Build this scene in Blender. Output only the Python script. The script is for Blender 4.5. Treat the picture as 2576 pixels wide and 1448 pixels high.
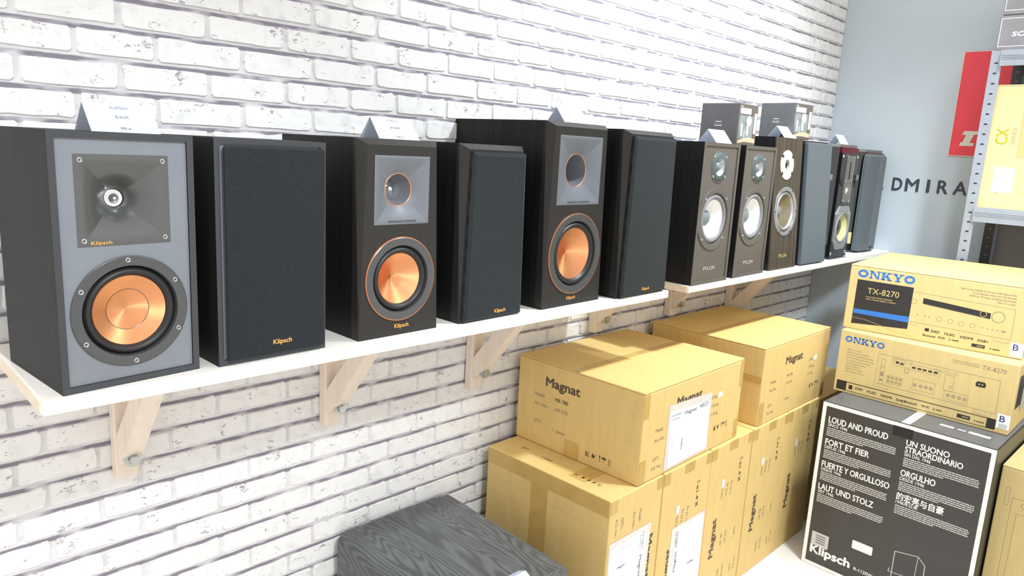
import bpy, bmesh, math, random
from mathutils import Vector, Matrix
R = math.radians
random.seed(7)
for o in list(bpy.data.objects): bpy.data.objects.remove(o)
S = bpy.context.scene
COL = S.collection
ZS = 0.913                                   # height of the shelf top above the floor

# ------------------------------------------------------------------ camera
cd = bpy.data.cameras.new('camera'); cam = bpy.data.objects.new('camera', cd); COL.objects.link(cam)
cd.sensor_width = 36; cd.lens = 1813.09 / 2576 * 36; cd.clip_start = 0.02
cam.location = (-0.20725, -1.31428, 0.33917 + ZS)
cam.rotation_euler = (R(78.9656), R(-3.0320), R(-44.6170))
S.camera = cam
# ------------------------------------------------------------------ world and lights
w = bpy.data.worlds.new('world'); S.world = w; w.use_nodes = True
w.node_tree.nodes['Background'].inputs[0].default_value = (1.0, 0.985, 0.955, 1)
w.node_tree.nodes['Background'].inputs[1].default_value = 1.14
def spot(name, loc, target, power, size, angle, blend, col=(1, 1, 1)):
    l = bpy.data.lights.new(name, 'SPOT'); l.energy = power; l.shadow_soft_size = size
    l.spot_size = R(angle); l.spot_blend = blend; l.color = col
    o = bpy.data.objects.new(name, l); COL.objects.link(o); o.location = loc
    o.rotation_euler = (Vector(target) - Vector(loc)).to_track_quat('-Z', 'Y').to_euler()
spot('ceiling_spot_left', (0.15, -2.2, 2.56), (0.22, 0, 0.50), 175, 0.07, 37, 0.6, (0.88, 0.95, 1))
spot('ceiling_spot_middle', (1.62, -1.05, 2.56), (1.75, -0.12, 1.0), 172, 0.08, 98, 0.9, (0.82, 0.93, 1))
spot('ceiling_spot_right', (2.15, -1.1, 2.56), (2.3, -0.5, 0.6), 75, 0.08, 84, 0.9, (0.90, 0.96, 1))
spot('fill_spot_end_wall', (0.7, -2.1, 2.56), (2.95, -0.35, 0.45), 200, 0.14, 30, 0.9, (0.80, 0.91, 1))  # added fill with no known lamp there, brightens end wall and carton sides
# ------------------------------------------------------------------ view
vs = S.view_settings
vs.view_transform = 'Standard'; vs.look = 'None'; vs.gamma = 1; vs.use_curve_mapping = False
vs.exposure = 0.1

# ================================================================== materials
MATS = {}
def _new(name):
    m = bpy.data.materials.new(name); m.use_nodes = True
    nt = m.node_tree; b = nt.nodes['Principled BSDF']
    MATS[name] = m
    return m, nt, b
def N(nt, t, **kw):
    n = nt.nodes.new(t)
    for k, v in kw.items():
        if isinstance(k, str) and k.startswith('i_'): n.inputs[k[2:]].default_value = v
        else: setattr(n, k, v)
    return n
def coords(nt, kind='Object', scale=(1, 1, 1)):
    mp = nt.nodes.new('ShaderNodeMapping'); mp.inputs['Scale'].default_value = scale
    if kind == 'Position':
        g = nt.nodes.new('ShaderNodeNewGeometry'); nt.links.new(g.outputs['Position'], mp.inputs[0])
    else:
        g = nt.nodes.new('ShaderNodeTexCoord'); nt.links.new(g.outputs[kind], mp.inputs[0])
    return mp.outputs[0]
def ramp(nt, fac, stops):
    r = nt.nodes.new('ShaderNodeValToRGB'); e = r.color_ramp.elements
    while len(e) < len(stops): e.new(0.5)
    for i, (p, c) in enumerate(stops):
        e[i].position = p; e[i].color = (*c, 1) if len(c) == 3 else c
    nt.links.new(fac, r.inputs[0]); return r.outputs[0]
def mixc(nt, f, a, b):
    m = nt.nodes.new('ShaderNodeMix'); m.data_type = 'RGBA'
    if hasattr(f, 'links'): nt.links.new(f, m.inputs[0])
    else: m.inputs[0].default_value = f
    for s, i in ((a, 6), (b, 7)):
        if hasattr(s, 'links'): nt.links.new(s, m.inputs[i])
        else: m.inputs[i].default_value = (*s, 1)
    return m.outputs[2]
def math_n(nt, op, a, b=None, c=None):
    m = nt.nodes.new('ShaderNodeMath'); m.operation = op
    for i, s in enumerate((a, b, c)):
        if s is None: continue
        if hasattr(s, 'links'): nt.links.new(s, m.inputs[i])
        else: m.inputs[i].default_value = s
    return m.outputs[0]
def noise(nt, vec, scale, detail=3, rough=.5, dist=0):
    n = nt.nodes.new('ShaderNodeTexNoise'); n.inputs['Scale'].default_value = scale
    n.inputs['Detail'].default_value = detail; n.inputs['Roughness'].default_value = rough
    n.inputs['Distortion'].default_value = dist
    nt.links.new(vec, n.inputs['Vector']); return n.outputs[0]
def bump(nt, b, h, strength, dist=.001):
    n = nt.nodes.new('ShaderNodeBump'); n.inputs['Strength'].default_value = strength; n.inputs['Distance'].default_value = dist
    nt.links.new(h, n.inputs['Height']); nt.links.new(n.outputs[0], b.inputs['Normal'])
def plain(name, col, rough=.5, metal=0, spec=.5, coat=0, var=.06, vscale=25, bmp=0, bscale=300):
    m, nt, b = _new(name)
    v = coords(nt)
    n = noise(nt, v, vscale, 3)
    dark = tuple(c * (1 - var) for c in col); light = tuple(min(1, c * (1 + var)) for c in col)
    nt.links.new(ramp(nt, n, [(.3, dark), (.7, light)]), b.inputs['Base Color'])
    b.inputs['Roughness'].default_value = rough; b.inputs['Metallic'].default_value = metal
    b.inputs['Specular IOR Level'].default_value = spec; b.inputs['Coat Weight'].default_value = coat
    if bmp: bump(nt, b, noise(nt, v, bscale, 2), bmp)
    return m
def setup_mats():
    # brick: white face with dark scuffs
    m, nt, b = _new('brick_white')
    p = coords(nt, 'Position', (1, 1, 1.8)); p2 = coords(nt, 'Position')
    clus = noise(nt, p2, 22, 3); fleck = noise(nt, p, 105, 4, .62, .8)
    f = math_n(nt, 'ADD', fleck, math_n(nt, 'MULTIPLY', math_n(nt, 'SUBTRACT', clus, .5), .7))
    mask = ramp(nt, f, [(.645, (0, 0, 0)), (.72, (1, 1, 1))])
    smu = ramp(nt, noise(nt, p2, 40, 3), [(.5, (.80, .79, .78)), (.72, (.71, .70, .695))])
    nt.links.new(mixc(nt, mask, smu, (.36, .34, .36)), b.inputs['Base Color'])
    b.inputs['Roughness'].default_value = .75; b.inputs['Specular IOR Level'].default_value = .25
    bump(nt, b, noise(nt, p2, 160, 3), .12)
    # mortar: pale joints with the wallpaper's printed brick shadow painted as a dark band above every course
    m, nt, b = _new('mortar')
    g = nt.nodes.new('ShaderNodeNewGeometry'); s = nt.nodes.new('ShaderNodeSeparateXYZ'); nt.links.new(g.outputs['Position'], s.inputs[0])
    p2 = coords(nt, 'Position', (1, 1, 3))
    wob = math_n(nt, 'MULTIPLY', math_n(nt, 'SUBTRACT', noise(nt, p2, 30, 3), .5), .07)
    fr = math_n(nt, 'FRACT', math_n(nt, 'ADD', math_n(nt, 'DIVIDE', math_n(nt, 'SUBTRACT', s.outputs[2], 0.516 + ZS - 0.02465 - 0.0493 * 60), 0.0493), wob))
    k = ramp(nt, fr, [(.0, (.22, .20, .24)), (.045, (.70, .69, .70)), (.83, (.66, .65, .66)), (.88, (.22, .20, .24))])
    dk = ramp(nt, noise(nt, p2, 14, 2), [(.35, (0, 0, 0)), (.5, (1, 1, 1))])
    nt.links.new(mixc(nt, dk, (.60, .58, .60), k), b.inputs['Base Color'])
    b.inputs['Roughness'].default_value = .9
    # kraft cardboard
    for nm, c in (('cardboard', (.72, .51, .20)), ('cardboard_pale', (.62, .475, .21)), ('cardboard_cream', (.68, .57, .30))):
        m, nt, b = _new(nm)
        v = coords(nt); st = noise(nt, coords(nt, 'Object', (1, 1, .15)), 60, 3); n2 = noise(nt, v, 9, 3)
        a = ramp(nt, st, [(.3, tuple(x * .95 for x in c)), (.7, tuple(x * 1.04 for x in c))])
        nt.links.new(mixc(nt, ramp(nt, n2, [(.4, (0, 0, 0)), (.8, (.35, .35, .35))]), a, tuple(x * .9 for x in c)), b.inputs['Base Color'])
        b.inputs['Roughness'].default_value = .62; b.inputs['Specular IOR Level'].default_value = .3
        bump(nt, b, noise(nt, coords(nt, 'Object', (1, 1, .1)), 150, 2), .08)
    # packing tape
    m, nt, b = _new('packing_tape')
    n = noise(nt, coords(nt), 30, 3)
    nt.links.new(ramp(nt, n, [(.3, (.55, .35, .10)), (.7, (.60, .40, .13))]), b.inputs['Base Color'])
    b.inputs['Roughness'].default_value = .3
    # black wood grain (vertical grain)
    for nm, c0, c1, sc, r in (('black_vinyl', (.006, .006, .007), (.016, .0155, .016), (220, 220, 6), .55), ('black_oak', (.005, .005, .0055), (.014, .013, .013), (160, 160, 4), .5),
                       ('brown_veneer', (.040, .032, .024), (.085, .070, .052), (140, 140, 4), .4)):
        m, nt, b = _new(nm)
        n = noise(nt, coords(nt, 'Object', sc), 1, 4, .6)
        nt.links.new(ramp(nt, n, [(.35, c0), (.7, c1)]), b.inputs['Base Color'])
        b.inputs['Roughness'].default_value = r; b.inputs['Specular IOR Level'].default_value = .28; bump(nt, b, n, .15)
    # subwoofer ash grain
    m, nt, b = _new('black_ash')
    v = coords(nt, 'Object', (7, 1.1, 7))
    n0 = noise(nt, v, 1.2, 2, .5, .4)
    wv = nt.nodes.new('ShaderNodeMath'); wv.operation = 'SINE'
    nt.links.new(math_n(nt, 'MULTIPLY', n0, 240), wv.inputs[0])
    fine = noise(nt, coords(nt, 'Object', (260, 10, 260)), 1, 3)
    f = math_n(nt, 'ADD', math_n(nt, 'MULTIPLY', wv.outputs[0], .28), fine)
    nt.links.new(ramp(nt, f, [(.2, (.058, .061, .063)), (.8, (.115, .12, .125))]), b.inputs['Base Color'])
    b.inputs['Roughness'].default_value = .42; bump(nt, b, f, .25, .001)
    # grille cloth
    for nm, c0, c1, tr in (('grille_cloth', (.005, .006, .007), (.028, .036, .040), .10), ('grille_cloth_grey', (.05, .062, .07), (.115, .14, .155), .0)):
        m, nt, b = _new(nm)
        sx = nt.nodes.new('ShaderNodeSeparateXYZ'); nt.links.new(coords(nt, 'Object'), sx.inputs[0])
        d1 = math_n(nt, 'SINE', math_n(nt, 'MULTIPLY', math_n(nt, 'ADD', sx.outputs[0], sx.outputs[2]), 2600))
        d2 = math_n(nt, 'SINE', math_n(nt, 'MULTIPLY', math_n(nt, 'SUBTRACT', sx.outputs[0], sx.outputs[2]), 2600))
        h = math_n(nt, 'MULTIPLY_ADD', math_n(nt, 'MULTIPLY', d1, d2), .5, .5)
        col = ramp(nt, math_n(nt, 'ADD', h, math_n(nt, 'MULTIPLY', math_n(nt, 'SUBTRACT', noise(nt, coords(nt), 500, 2), .5), .8)), [(.2, c0), (.95, c1)])
        nt.links.new(col, b.inputs['Base Color']); b.inputs['Roughness'].default_value = .8
        b.inputs['Sheen Weight'].default_value = .15; b.inputs['Specular IOR Level'].default_value = .3; b.inputs['Sheen Roughness'].default_value = .4
        bump(nt, b, h, .25, .0008)
        if tr:
            tp = nt.nodes.new('ShaderNodeBsdfTransparent'); mx = nt.nodes.new('ShaderNodeMixShader'); mx.inputs[0].default_value = tr
            out = nt.nodes['Material Output']
            nt.links.new(b.outputs[0], mx.inputs[1]); nt.links.new(tp.outputs[0], mx.inputs[2]); nt.links.new(mx.outputs[0], out.inputs[0])
    # spun copper cone
    m, nt, b = _new('spun_copper')
    b.inputs['Base Color'].default_value = (.93, .42, .20, 1); b.inputs['Metallic'].default_value = 1
    b.inputs['Roughness'].default_value = .38; b.inputs['Anisotropic'].default_value = .85
    t = nt.nodes.new('ShaderNodeTangent'); t.direction_type = 'RADIAL'; t.axis = 'Y'; nt.links.new(t.outputs[0], b.inputs['Tangent'])
    n = noise(nt, coords(nt, 'Object', (1, 1, 1)), 40, 2)
    nt.links.new(ramp(nt, n, [(.3, (.80, .345, .155)), (.7, (.86, .39, .185))]), b.inputs['Base Color'])
    # pine
    m, nt, b = _new('pine')
    n = noise(nt, coords(nt, 'Object', (3, 60, 60)), 1, 4)
    nt.links.new(ramp(nt, n, [(.35, (.80, .66, .50)), (.7, (.88, .77, .62))]), b.inputs['Base Color']); b.inputs['Roughness'].default_value = .6
    m, nt, b = _new('pine_upright')
    n = noise(nt, coords(nt, 'Object', (60, 60, 3)), 1, 4)
    nt.links.new(ramp(nt, n, [(.35, (.79, .665, .56)), (.7, (.85, .74, .645))]), b.inputs['Base Color']); b.inputs['Roughness'].default_value = .6
    # painted end wall
    m, nt, b = _new('painted_wall')
    n = noise(nt, coords(nt, 'Position'), 3, 3)
    nt.links.new(ramp(nt, n, [(.3, (.50, .565, .62)), (.7, (.53, .595, .65))]), b.inputs['Base Color']); b.inputs['Roughness'].default_value = .55
    bump(nt, b, noise(nt, coords(nt, 'Position'), 220, 2), .05)
    m, nt, b = _new('floor_vinyl')
    n = noise(nt, coords(nt, 'Position'), 5, 4)
    nt.links.new(ramp(nt, n, [(.3, (.88, .83, .77)), (.7, (.92, .88, .82))]), b.inputs['Base Color']); b.inputs['Roughness'].default_value = .35
    P = plain
    P('shelf_white', (.86, .82, .76), .5, var=.03)
    P('baffle_grey', (.185, .20, .225), .45, var=.03)
    P('horn_rubber', (.07, .073, .069), .25, spec=.8, var=.02)
    P('horn_grey', (.135, .145, .165), .42, var=.03)
    P('baffle_brown', (.024, .0215, .0195), .45, spec=.3, var=.05)
    P('frame_satin', (.040, .043, .049), .35, spec=.5, var=.04)
    P('baffle_taupe', (.105, .092, .080), .42, var=.04)
    P('ring_satin', (.055, .057, .057), .3, spec=.7, var=.03)
    P('rubber_black', (.012, .012, .014), .45, var=.05)
    P('throat_black', (.006, .006, .007), .5)
    P('chrome', (.82, .82, .83), .22, 1, var=.02)
    P('screw_steel', (.5, .5, .5), .3, 1, var=.05)
    P('screw_dark', (.10, .10, .105), .35, .8, var=.05)
    P('copper_trim', (.75, .28, .12), .35, .8, var=.03)
    P('logo_copper', (.85, .40, .10), .5, var=.03)
    P('cone_white', (.82, .82, .80), .45, var=.02)
    P('cap_grey', (.16, .19, .19), .5, var=.03)
    P('tweeter_teal', (.07, .10, .105), .5, var=.04)
    P('tweeter_cream', (.72, .70, .62), .45, var=.03)
    P('surround_grey', (.20, .20, .21), .4, var=.05)
    P('silver_ring', (.45, .45, .47), .3, .7, var=.03)
    P('cone_smoke', (.20, .17, .11), .25, .4, var=.15, vscale=30)
    P('cone_olive', (.46, .43, .20), .4, var=.05)
    P('gloss_black', (.008, .008, .009), .08, spec=.6, coat=.5, var=.02)
    P('dark_red', (.075, .004, .009), .3, var=.05)
    P('plate_grey', (.17, .165, .16), .38, .4, var=.04)
    P('gold_label', (.55, .45, .22), .4, var=.1)
    P('print_ink', (.085, .062, .045), .6, var=.1)
    P('print_grey', (.26, .21, .15), .6, var=.1)
    P('print_faint', (.42, .31, .16), .6, var=.1)
    P('print_black', (.02, .018, .018), .5, var=.1)
    P('print_white', (.85, .85, .85), .5, var=.02)
    P('print_lightgrey', (.55, .55, .55), .5, var=.03)
    P('print_blue', (.03, .16, .50), .5, var=.05)
    P('print_navy', (.04, .045, .15), .5, var=.05)
    P('print_gold', (.62, .46, .18), .5, var=.05)
    P('olive_gold', (.47, .42, .02), .4, var=.05)
    P('carton_black', (.045, .042, .041), .38, var=.08, vscale=14)
    P('carton_grey', (.115, .115, .12), .35, var=.06)
    P('carton_silver', (.26, .25, .265), .3, var=.08)
    P('paper', (.80, .84, .90), .6, var=.01)
    P('card_paper', (.78, .82, .88), .6, var=.01); P('card_back', (.62, .66, .76), .6, var=.02)
    for nm in ('card_paper', 'card_back'):               # thin paper lets some light through
        nt = MATS[nm].node_tree; b = nt.nodes['Principled BSDF']; tl = nt.nodes.new('ShaderNodeBsdfTranslucent'); tl.inputs[0].default_value = (.85, .88, .95, 1)
        mx = nt.nodes.new('ShaderNodeMixShader'); mx.inputs[0].default_value = .4
        nt.links.new(b.outputs[0], mx.inputs[1]); nt.links.new(tl.outputs[0], mx.inputs[2]); nt.links.new(mx.outputs[0], nt.nodes['Material Output'].inputs[0])
    P('clear_pouch', (.72, .66, .60), .15, var=.03)
    P('galvanised', (.36, .39, .45), .42, .35, var=.05)
    P('galvanised_shaded', (.05, .045, .045), .4, .2, var=.15)  # rear rack posts: same metal, with their shade put into the colour
    P('panel_greybrown', (.20, .185, .17), .6, var=.05)  # grey brown of the rack boards and back sheet
    P('bolt_zinc', (.55, .58, .56), .3, .9, var=.05)
    P('sign_red', (.82, .055, .075), .5, var=.02)
    P('letter_slate', (.045, .055, .075), .5, var=.05)
    P('skin_print', (.62, .40, .26), .5, var=.08)
    P('photo_brown', (.11, .092, .08), .35, var=.25, vscale=18)
    P('photo_teal', (.19, .22, .22), .35, var=.3, vscale=22)
    P('foot_black', (.02, .02, .02), .6)
setup_mats()
M = MATS

# ================================================================== geometry helpers
def link(name, me, mat, parent=None):
    o = bpy.data.objects.new(name, me); COL.objects.link(o)
    if mat and not me.materials: me.materials.append(M[mat])
    if parent: o.parent = parent
    return o
def tag(o, label=None, cat=None, group=None, kind=None):
    if label: o['label'] = label
    if cat: o['category'] = cat
    if group: o['group'] = group
    if kind: o['kind'] = kind
    return o
def empty(name, loc, rz, label, cat, group=None):
    o = bpy.data.objects.new(name, None); COL.objects.link(o); o.empty_display_size = .05
    o.location = loc; o.rotation_euler = (0, 0, rz)
    return tag(o, label, cat, group)
class MB:
    def __init__(s): s.v = []; s.f = []; s.sm = []
    def add(s, vs, fs, smooth=False):
        b = len(s.v); s.v += [tuple(x) for x in vs]; s.f += [tuple(i + b for i in f) for f in fs]; s.sm += [smooth] * len(fs); return s
    def box(s, x0, x1, y0, y1, z0, z1):
        vs = [(x, y, z) for z in (z0, z1) for y in (y0, y1) for x in (x0, x1)]
        return s.add(vs, [(0, 2, 3, 1), (4, 5, 7, 6), (0, 1, 5, 4), (2, 6, 7, 3), (0, 4, 6, 2), (1, 3, 7, 5)])
    def bbox(s, x0, x1, y0, y1, z0, z1, r=.002, seg=2):
        bm = bmesh.new(); bmesh.ops.create_cube(bm, size=1)
        for v in bm.verts: v.co = ((x0 + x1) / 2 + v.co.x * (x1 - x0), (y0 + y1) / 2 + v.co.y * (y1 - y0), (z0 + z1) / 2 + v.co.z * (z1 - z0))
        bmesh.ops.bevel(bm, geom=bm.edges[:], offset=r, segments=seg, profile=.5, affect='EDGES')
        return s.frombm(bm)
    def frombm(s, bm, smooth=False):
        bm.verts.index_update()
        s.add([v.co[:] for v in bm.verts], [[v.index for v in f.verts] for f in bm.faces], smooth); bm.free(); return s
    def lathe(s, prof, c=(0, 0, 0), n=48, smooth=True, ang=0):
        """rings (r, y) turned about the local Y axis through c; faces look towards -Y when r shrinks and y grows"""
        cx, cy, cz = c; vs = []; fs = []
        for r, y in prof:
            if r < 1e-6: vs.append([(cx, cy + y, cz)])
            else: vs.append([(cx + r * math.cos(ang + 2 * math.pi * i / n), cy + y, cz + r * math.sin(ang + 2 * math.pi * i / n)) for i in range(n)])
        flat = []; st = []
        for ring in vs: st.append(len(flat)); flat += ring
        for k in range(len(vs) - 1):
            a, b = vs[k], vs[k + 1]
            for i in range(n):
                j = (i + 1) % n
                if len(a) == 1 and len(b) == 1: continue
                if len(a) == 1: fs.append((st[k], st[k + 1] + j, st[k + 1] + i))
                elif len(b) == 1: fs.append((st[k] + i, st[k] + j, st[k + 1]))
                else: fs.append((st[k] + i, st[k] + j, st[k + 1] + j, st[k + 1] + i))
        return s.add(flat, fs, smooth)
    def prism(s, pts, y0, y1):
        """outline in x,z extruded from y0 to y1"""
        n = len(pts); vs = [(x, y0, z) for x, z in pts] + [(x, y1, z) for x, z in pts]
        fs = [tuple(range(n)), tuple(range(2 * n - 1, n - 1, -1))] + [(i, i + n, (i + 1) % n + n, (i + 1) % n) for i in range(n)]
        return s.add(vs, fs)
    def holed(s, outer, holes, y):
        """flat face at depth y with holes cut out of it (x,z outlines)"""
        bm = bmesh.new(); es = []
        for loop in [outer] + holes:
            vs = [bm.verts.new((x, y, z)) for x, z in loop]
            for i in range(len(vs)): es.append(bm.edges.new((vs[i], vs[(i + 1) % len(vs)])))
        bmesh.ops.triangle_fill(bm, use_beauty=True, use_dissolve=False, edges=es, normal=(0, -1, 0))
        return s.frombm(bm)
    def build(s, name, mat, parent=None, sharp=None):
        me = bpy.data.meshes.new(name); me.from_pydata(s.v, [], s.f)
        bm = bmesh.new(); bm.from_mesh(me); bmesh.ops.recalc_face_normals(bm, faces=bm.faces[:]); bm.to_mesh(me); bm.free()
        me.polygons.foreach_set('use_smooth', s.sm)
        if sharp is not None: me.set_sharp_from_angle(angle=sharp)
        me.update()
        return link(name, me, mat, parent)
def circle(cx, cz, r, n=40): return [(cx + r * math.cos(2 * math.pi * i / n), cz + r * math.sin(2 * math.pi * i / n)) for i in range(n)]
def rect(x0, x1, z0, z1): return [(x0, z0), (x1, z0), (x1, z1), (x0, z1)]

# ---------------------------------------------------------------- flat print: text and line drawings on faces
_tc = {}
def glyphs(body, bold):
    k = (body, bold)
    if k not in _tc:
        cu = bpy.data.curves.new('t', 'FONT'); cu.body = body; cu.offset = bold; cu.resolution_u = 3; cu.fill_mode = 'FRONT'
        ob = bpy.data.objects.new('t', cu); COL.objects.link(ob)
        bpy.context.view_layer.update()
        ev = ob.evaluated_get(bpy.context.evaluated_depsgraph_get()); me = ev.to_mesh()
        _tc[k] = ([(v.co.x, v.co.y) for v in me.vertices], [tuple(p.vertices) for p in me.polygons])
        ev.to_mesh_clear(); bpy.data.objects.remove(ob); bpy.data.curves.remove(cu)
    return _tc[k]
class Draw:
    def __init__(s): s.v = []; s.f = []; s.seg = []
    def poly(s, pts):
        b = len(s.v); s.v += pts; s.f.append(tuple(range(b, b + len(pts)))); return s
    def rect(s, a0, b0, a1, b1): return s.poly([(a0, b0), (a1, b0), (a1, b1), (a0, b1)])
    def line(s, p, q, t):
        dx, dy = q[0] - p[0], q[1] - p[1]; l = math.hypot(dx, dy) or 1; nx, ny = -dy / l * t / 2, dx / l * t / 2
        return s.poly([(p[0] + nx, p[1] + ny), (p[0] - nx, p[1] - ny), (q[0] - nx, q[1] - ny), (q[0] + nx, q[1] + ny)])
    def path(s, pts, t):
        for p, q in zip(pts, pts[1:]): s.line(p, q, t)
        return s
    def frame(s, a0, b0, a1, b1, t):
        s.rect(a0, b0, a1, b0 + t); s.rect(a0, b1 - t, a1, b1); s.rect(a0, b0 + t, a0 + t, b1 - t); return s.rect(a1 - t, b0 + t, a1, b1 - t)
    def disc(s, c, r, n=20, ry=None): return s.poly([(c[0] + r * math.cos(2 * math.pi * i / n), c[1] + (ry or r) * math.sin(2 * math.pi * i / n)) for i in range(n)])
    def ring(s, c, r, t, n=24, ry=None):
        ry = ry or r
        for i in range(n):
            a, b = 2 * math.pi * i / n, 2 * math.pi * (i + 1) / n
            s.poly([(c[0] + r * math.cos(a), c[1] + ry * math.sin(a)), (c[0] + r * math.cos(b), c[1] + ry * math.sin(b)),
                    (c[0] + (r - t) * math.cos(b), c[1] + (ry - t) * math.sin(b)), (c[0] + (r - t) * math.cos(a), c[1] + (ry - t) * math.sin(a))])
        return s
    def text(s, body, a, b, h, width=None, bold=0, right=False, slope=0):
        """left end and baseline at (a, b), capital height h, optionally stretched to width"""
        v, f = glyphs(body, 0); hv, _ = glyphs('H', 0)
        y0 = min(p[1] for p in hv); ch = max(p[1] for p in hv) - y0
        x0 = min(p[0] for p in v); x1 = max(p[0] for p in v); sy = h / ch; sx = width / (x1 - x0) if width else sy
        if right: a -= (x1 - x0) * sx
        v0, f0 = len(s.v), len(s.f); k = bold * h * 1.6
        for q_, (dx, dy) in enumerate(((k, 0), (-k, 0), (0, k), (0, -k), (0, 0)) if bold > .004 else ((0, 0),)):
            bb = len(s.v); s.v += [(a + dx + (p[0] - x0) * sx + slope * (p[1] - y0) * sy, b + dy + (p[1] - y0) * sy, q_ * .00004) for p in v]; s.f += [tuple(i + bb for i in q) for q in f]
        s.seg.append((v0, len(s.v), f0, len(s.f)))
        return s
    def build(s, name, mat, parent, face, off=.0004):
        o, u, v = (Vector(x) for x in face); n = u.cross(v).normalized()
        if len(s.seg) > 1 and name == 'lettering':      # every line of text is a part of its own
            used = set()
            for v0, v1, f0, f1 in s.seg:
                d = Draw(); d.v = s.v[v0:v1]; d.f = [tuple(i - v0 for i in q) for q in s.f[f0:f1]]; used.update(range(f0, f1))
                ob = d.build('lettering', mat, parent, face, off)
            rest = [q for i, q in enumerate(s.f) if i not in used]
            if rest:
                d = Draw()
                for q in rest: d.poly([s.v[i] for i in q])
                tag(d.build('symbols', mat, parent, face, off), kind='stuff')
            return ob
        me = bpy.data.meshes.new(name)
        me.from_pydata([tuple(o + u * p[0] + v * p[1] + n * (off + (p[2] if len(p) > 2 else 0))) for p in s.v], [], s.f); me.update()
        ob = link(name, me, mat, parent)
        if name in ('small_print', 'scuffs', 'line_drawing'): ob['kind'] = 'stuff'
        return ob
class Box3:
    """local frame of a carton: x in [-w/2, w/2], y in [0, d], z in [0, h]"""
    def __init__(s, w, d, h): s.w, s.d, s.h = w, d, h
    def front(s): return ((-s.w / 2, 0, 0), (1, 0, 0), (0, 0, 1))
    def left(s): return ((-s.w / 2, s.d, 0), (0, -1, 0), (0, 0, 1))
    def right(s): return ((s.w / 2, 0, 0), (0, 1, 0), (0, 0, 1))
    def top(s): return ((-s.w / 2, 0, s.h), (1, 0, 0), (0, 1, 0))
    def front_up(s): return ((s.w / 2, 0, 0), (0, 0, 1), (-1, 0, 0))        # text reads upwards
    def front_down(s): return ((-s.w / 2, 0, s.h), (0, 0, -1), (1, 0, 0))   # text reads downwards

# ================================================================== the setting
XE = 3.03
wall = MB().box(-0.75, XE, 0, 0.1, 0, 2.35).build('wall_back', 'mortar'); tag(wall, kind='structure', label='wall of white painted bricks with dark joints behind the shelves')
we = MB().box(XE, XE + .1, -2.6, 0.1, 0, 2.35).build('wall_right', 'painted_wall'); tag(we, kind='structure', label='plain grey blue painted end wall with lettering')
fl = MB().box(-0.75, XE, -2.6, 0, -.05, 0).build('floor', 'floor_vinyl'); tag(fl, kind='structure', label='pale cream floor under the cartons')

PITCH = 0.0493; ROW0 = 0.516 + ZS
evenj = [.047, .189, .332, .477, .616, .732, .871]
oddj = [.125, .245, .392, .534, .679, .812]
def joints(k):
    base = list(evenj if k % 2 == 0 else oddj); rng = random.Random(100 + k)
    pat = (.145, .139, .116, .143) if k % 2 == 0 else (.146, .138, .122, .145)
    i = 0
    while base[-1] < XE: base.append(base[-1] + pat[i % 4] + rng.uniform(-.006, .006)); i += 1
    i = 0
    while base[0] > -.75: base.insert(0, base[0] - pat[(i + 2) % 4]); i += 1
    return base
def brick_mesh(wd, rng):
    hh = .0209; hw = wd / 2; r = rng.uniform(.004, .009)
    pts = []
    def arc(cx, cz, a0):
        rr = r * rng.uniform(.6, 1.2)
        for a in (a0 + 12, a0 + 78): pts.append((cx + (hw - abs(cx) if 0 else 0) + rr * math.cos(R(a)), cz + rr * math.sin(R(a))))
    arc(hw - r, hh - r, 0)
    for t in (.55, .0, -.55): pts.append((hw * t, hh + rng.uniform(-.0032, .0002)))
    arc(-hw + r, hh - r, 90); pts.append((-hw + rng.uniform(0, .0012), 0))
    arc(-hw + r, -hh + r, 180)
    for t in (-.55, 0, .55): pts.append((hw * t, -hh + rng.uniform(-.0004, .0016)))
    arc(hw - r, -hh + r, 270); pts.append((hw - rng.uniform(0, .0012), 0))
    n = len(pts); d = .0032
    vs = [(x, .001, z) for x, z in pts] + [(x * (1 - .0022 / hw), -d, z * (1 - .0022 / hh)) for x, z in pts]
    fs = [(i, (i + 1) % n, (i + 1) % n + n, i + n) for i in range(n)] + [tuple(range(n, 2 * n))]
    me = bpy.data.meshes.new('brick'); me.from_pydata(vs, [], fs)
    bm = bmesh.new(); bm.from_mesh(me); bmesh.ops.recalc_face_normals(bm, faces=bm.faces[:]); bm.to_mesh(me); bm.free()
    if me.polygons[-1].normal.y > 0: me.flip_normals()
    me.materials.append(M['brick_white']); return me
OCC = [(.01, 1.37, -.32, -.02, ZS - .02, ZS), (1.475, XE, -.31, -.02, ZS - .02, ZS), (1.138, 1.62, -.42, -.03, .485, .715), (1.74, 2.2, -.42, -.03, .485, .72), (1.03, 2.68, -.43, -.03, 0, .485),
       (.55, .89, -.43, -.02, 0, .388), (2.17, 2.67, -.96, -.47, .0, .95)]
for x, y, ww, d, h in ((.1, -.3, .178, .19, .331), (.302, -.298, .178, .216, .331), (.541, -.293, .173, .254, .342), (.766, -.29, .173, .26, .342), (1.013, -.292, .203, .299, .398), (1.256, -.308, .203, .29, .394),
                       (1.576, -.312, .191, .25, .38), (1.805, -.309, .195, .25, .38), (2.046, -.3, .188, .25, .414), (2.26, -.313, .185, .25, .412), (2.544, -.294, .2, .25, .412), (2.889, -.269, .185, .25, .404)):
    OCC.append((x - ww / 2, x + ww / 2, y, y + d, ZS, ZS + h))
C0 = Vector(cam.location); CR = cam.rotation_euler.to_matrix()
def pix(p):
    q = CR.transposed() @ (Vector(p) - C0)
    if q.z > -.05: return None
    return 1288 - 1813.09 * q.x / q.z, 724 + 1813.09 * q.y / q.z
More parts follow.
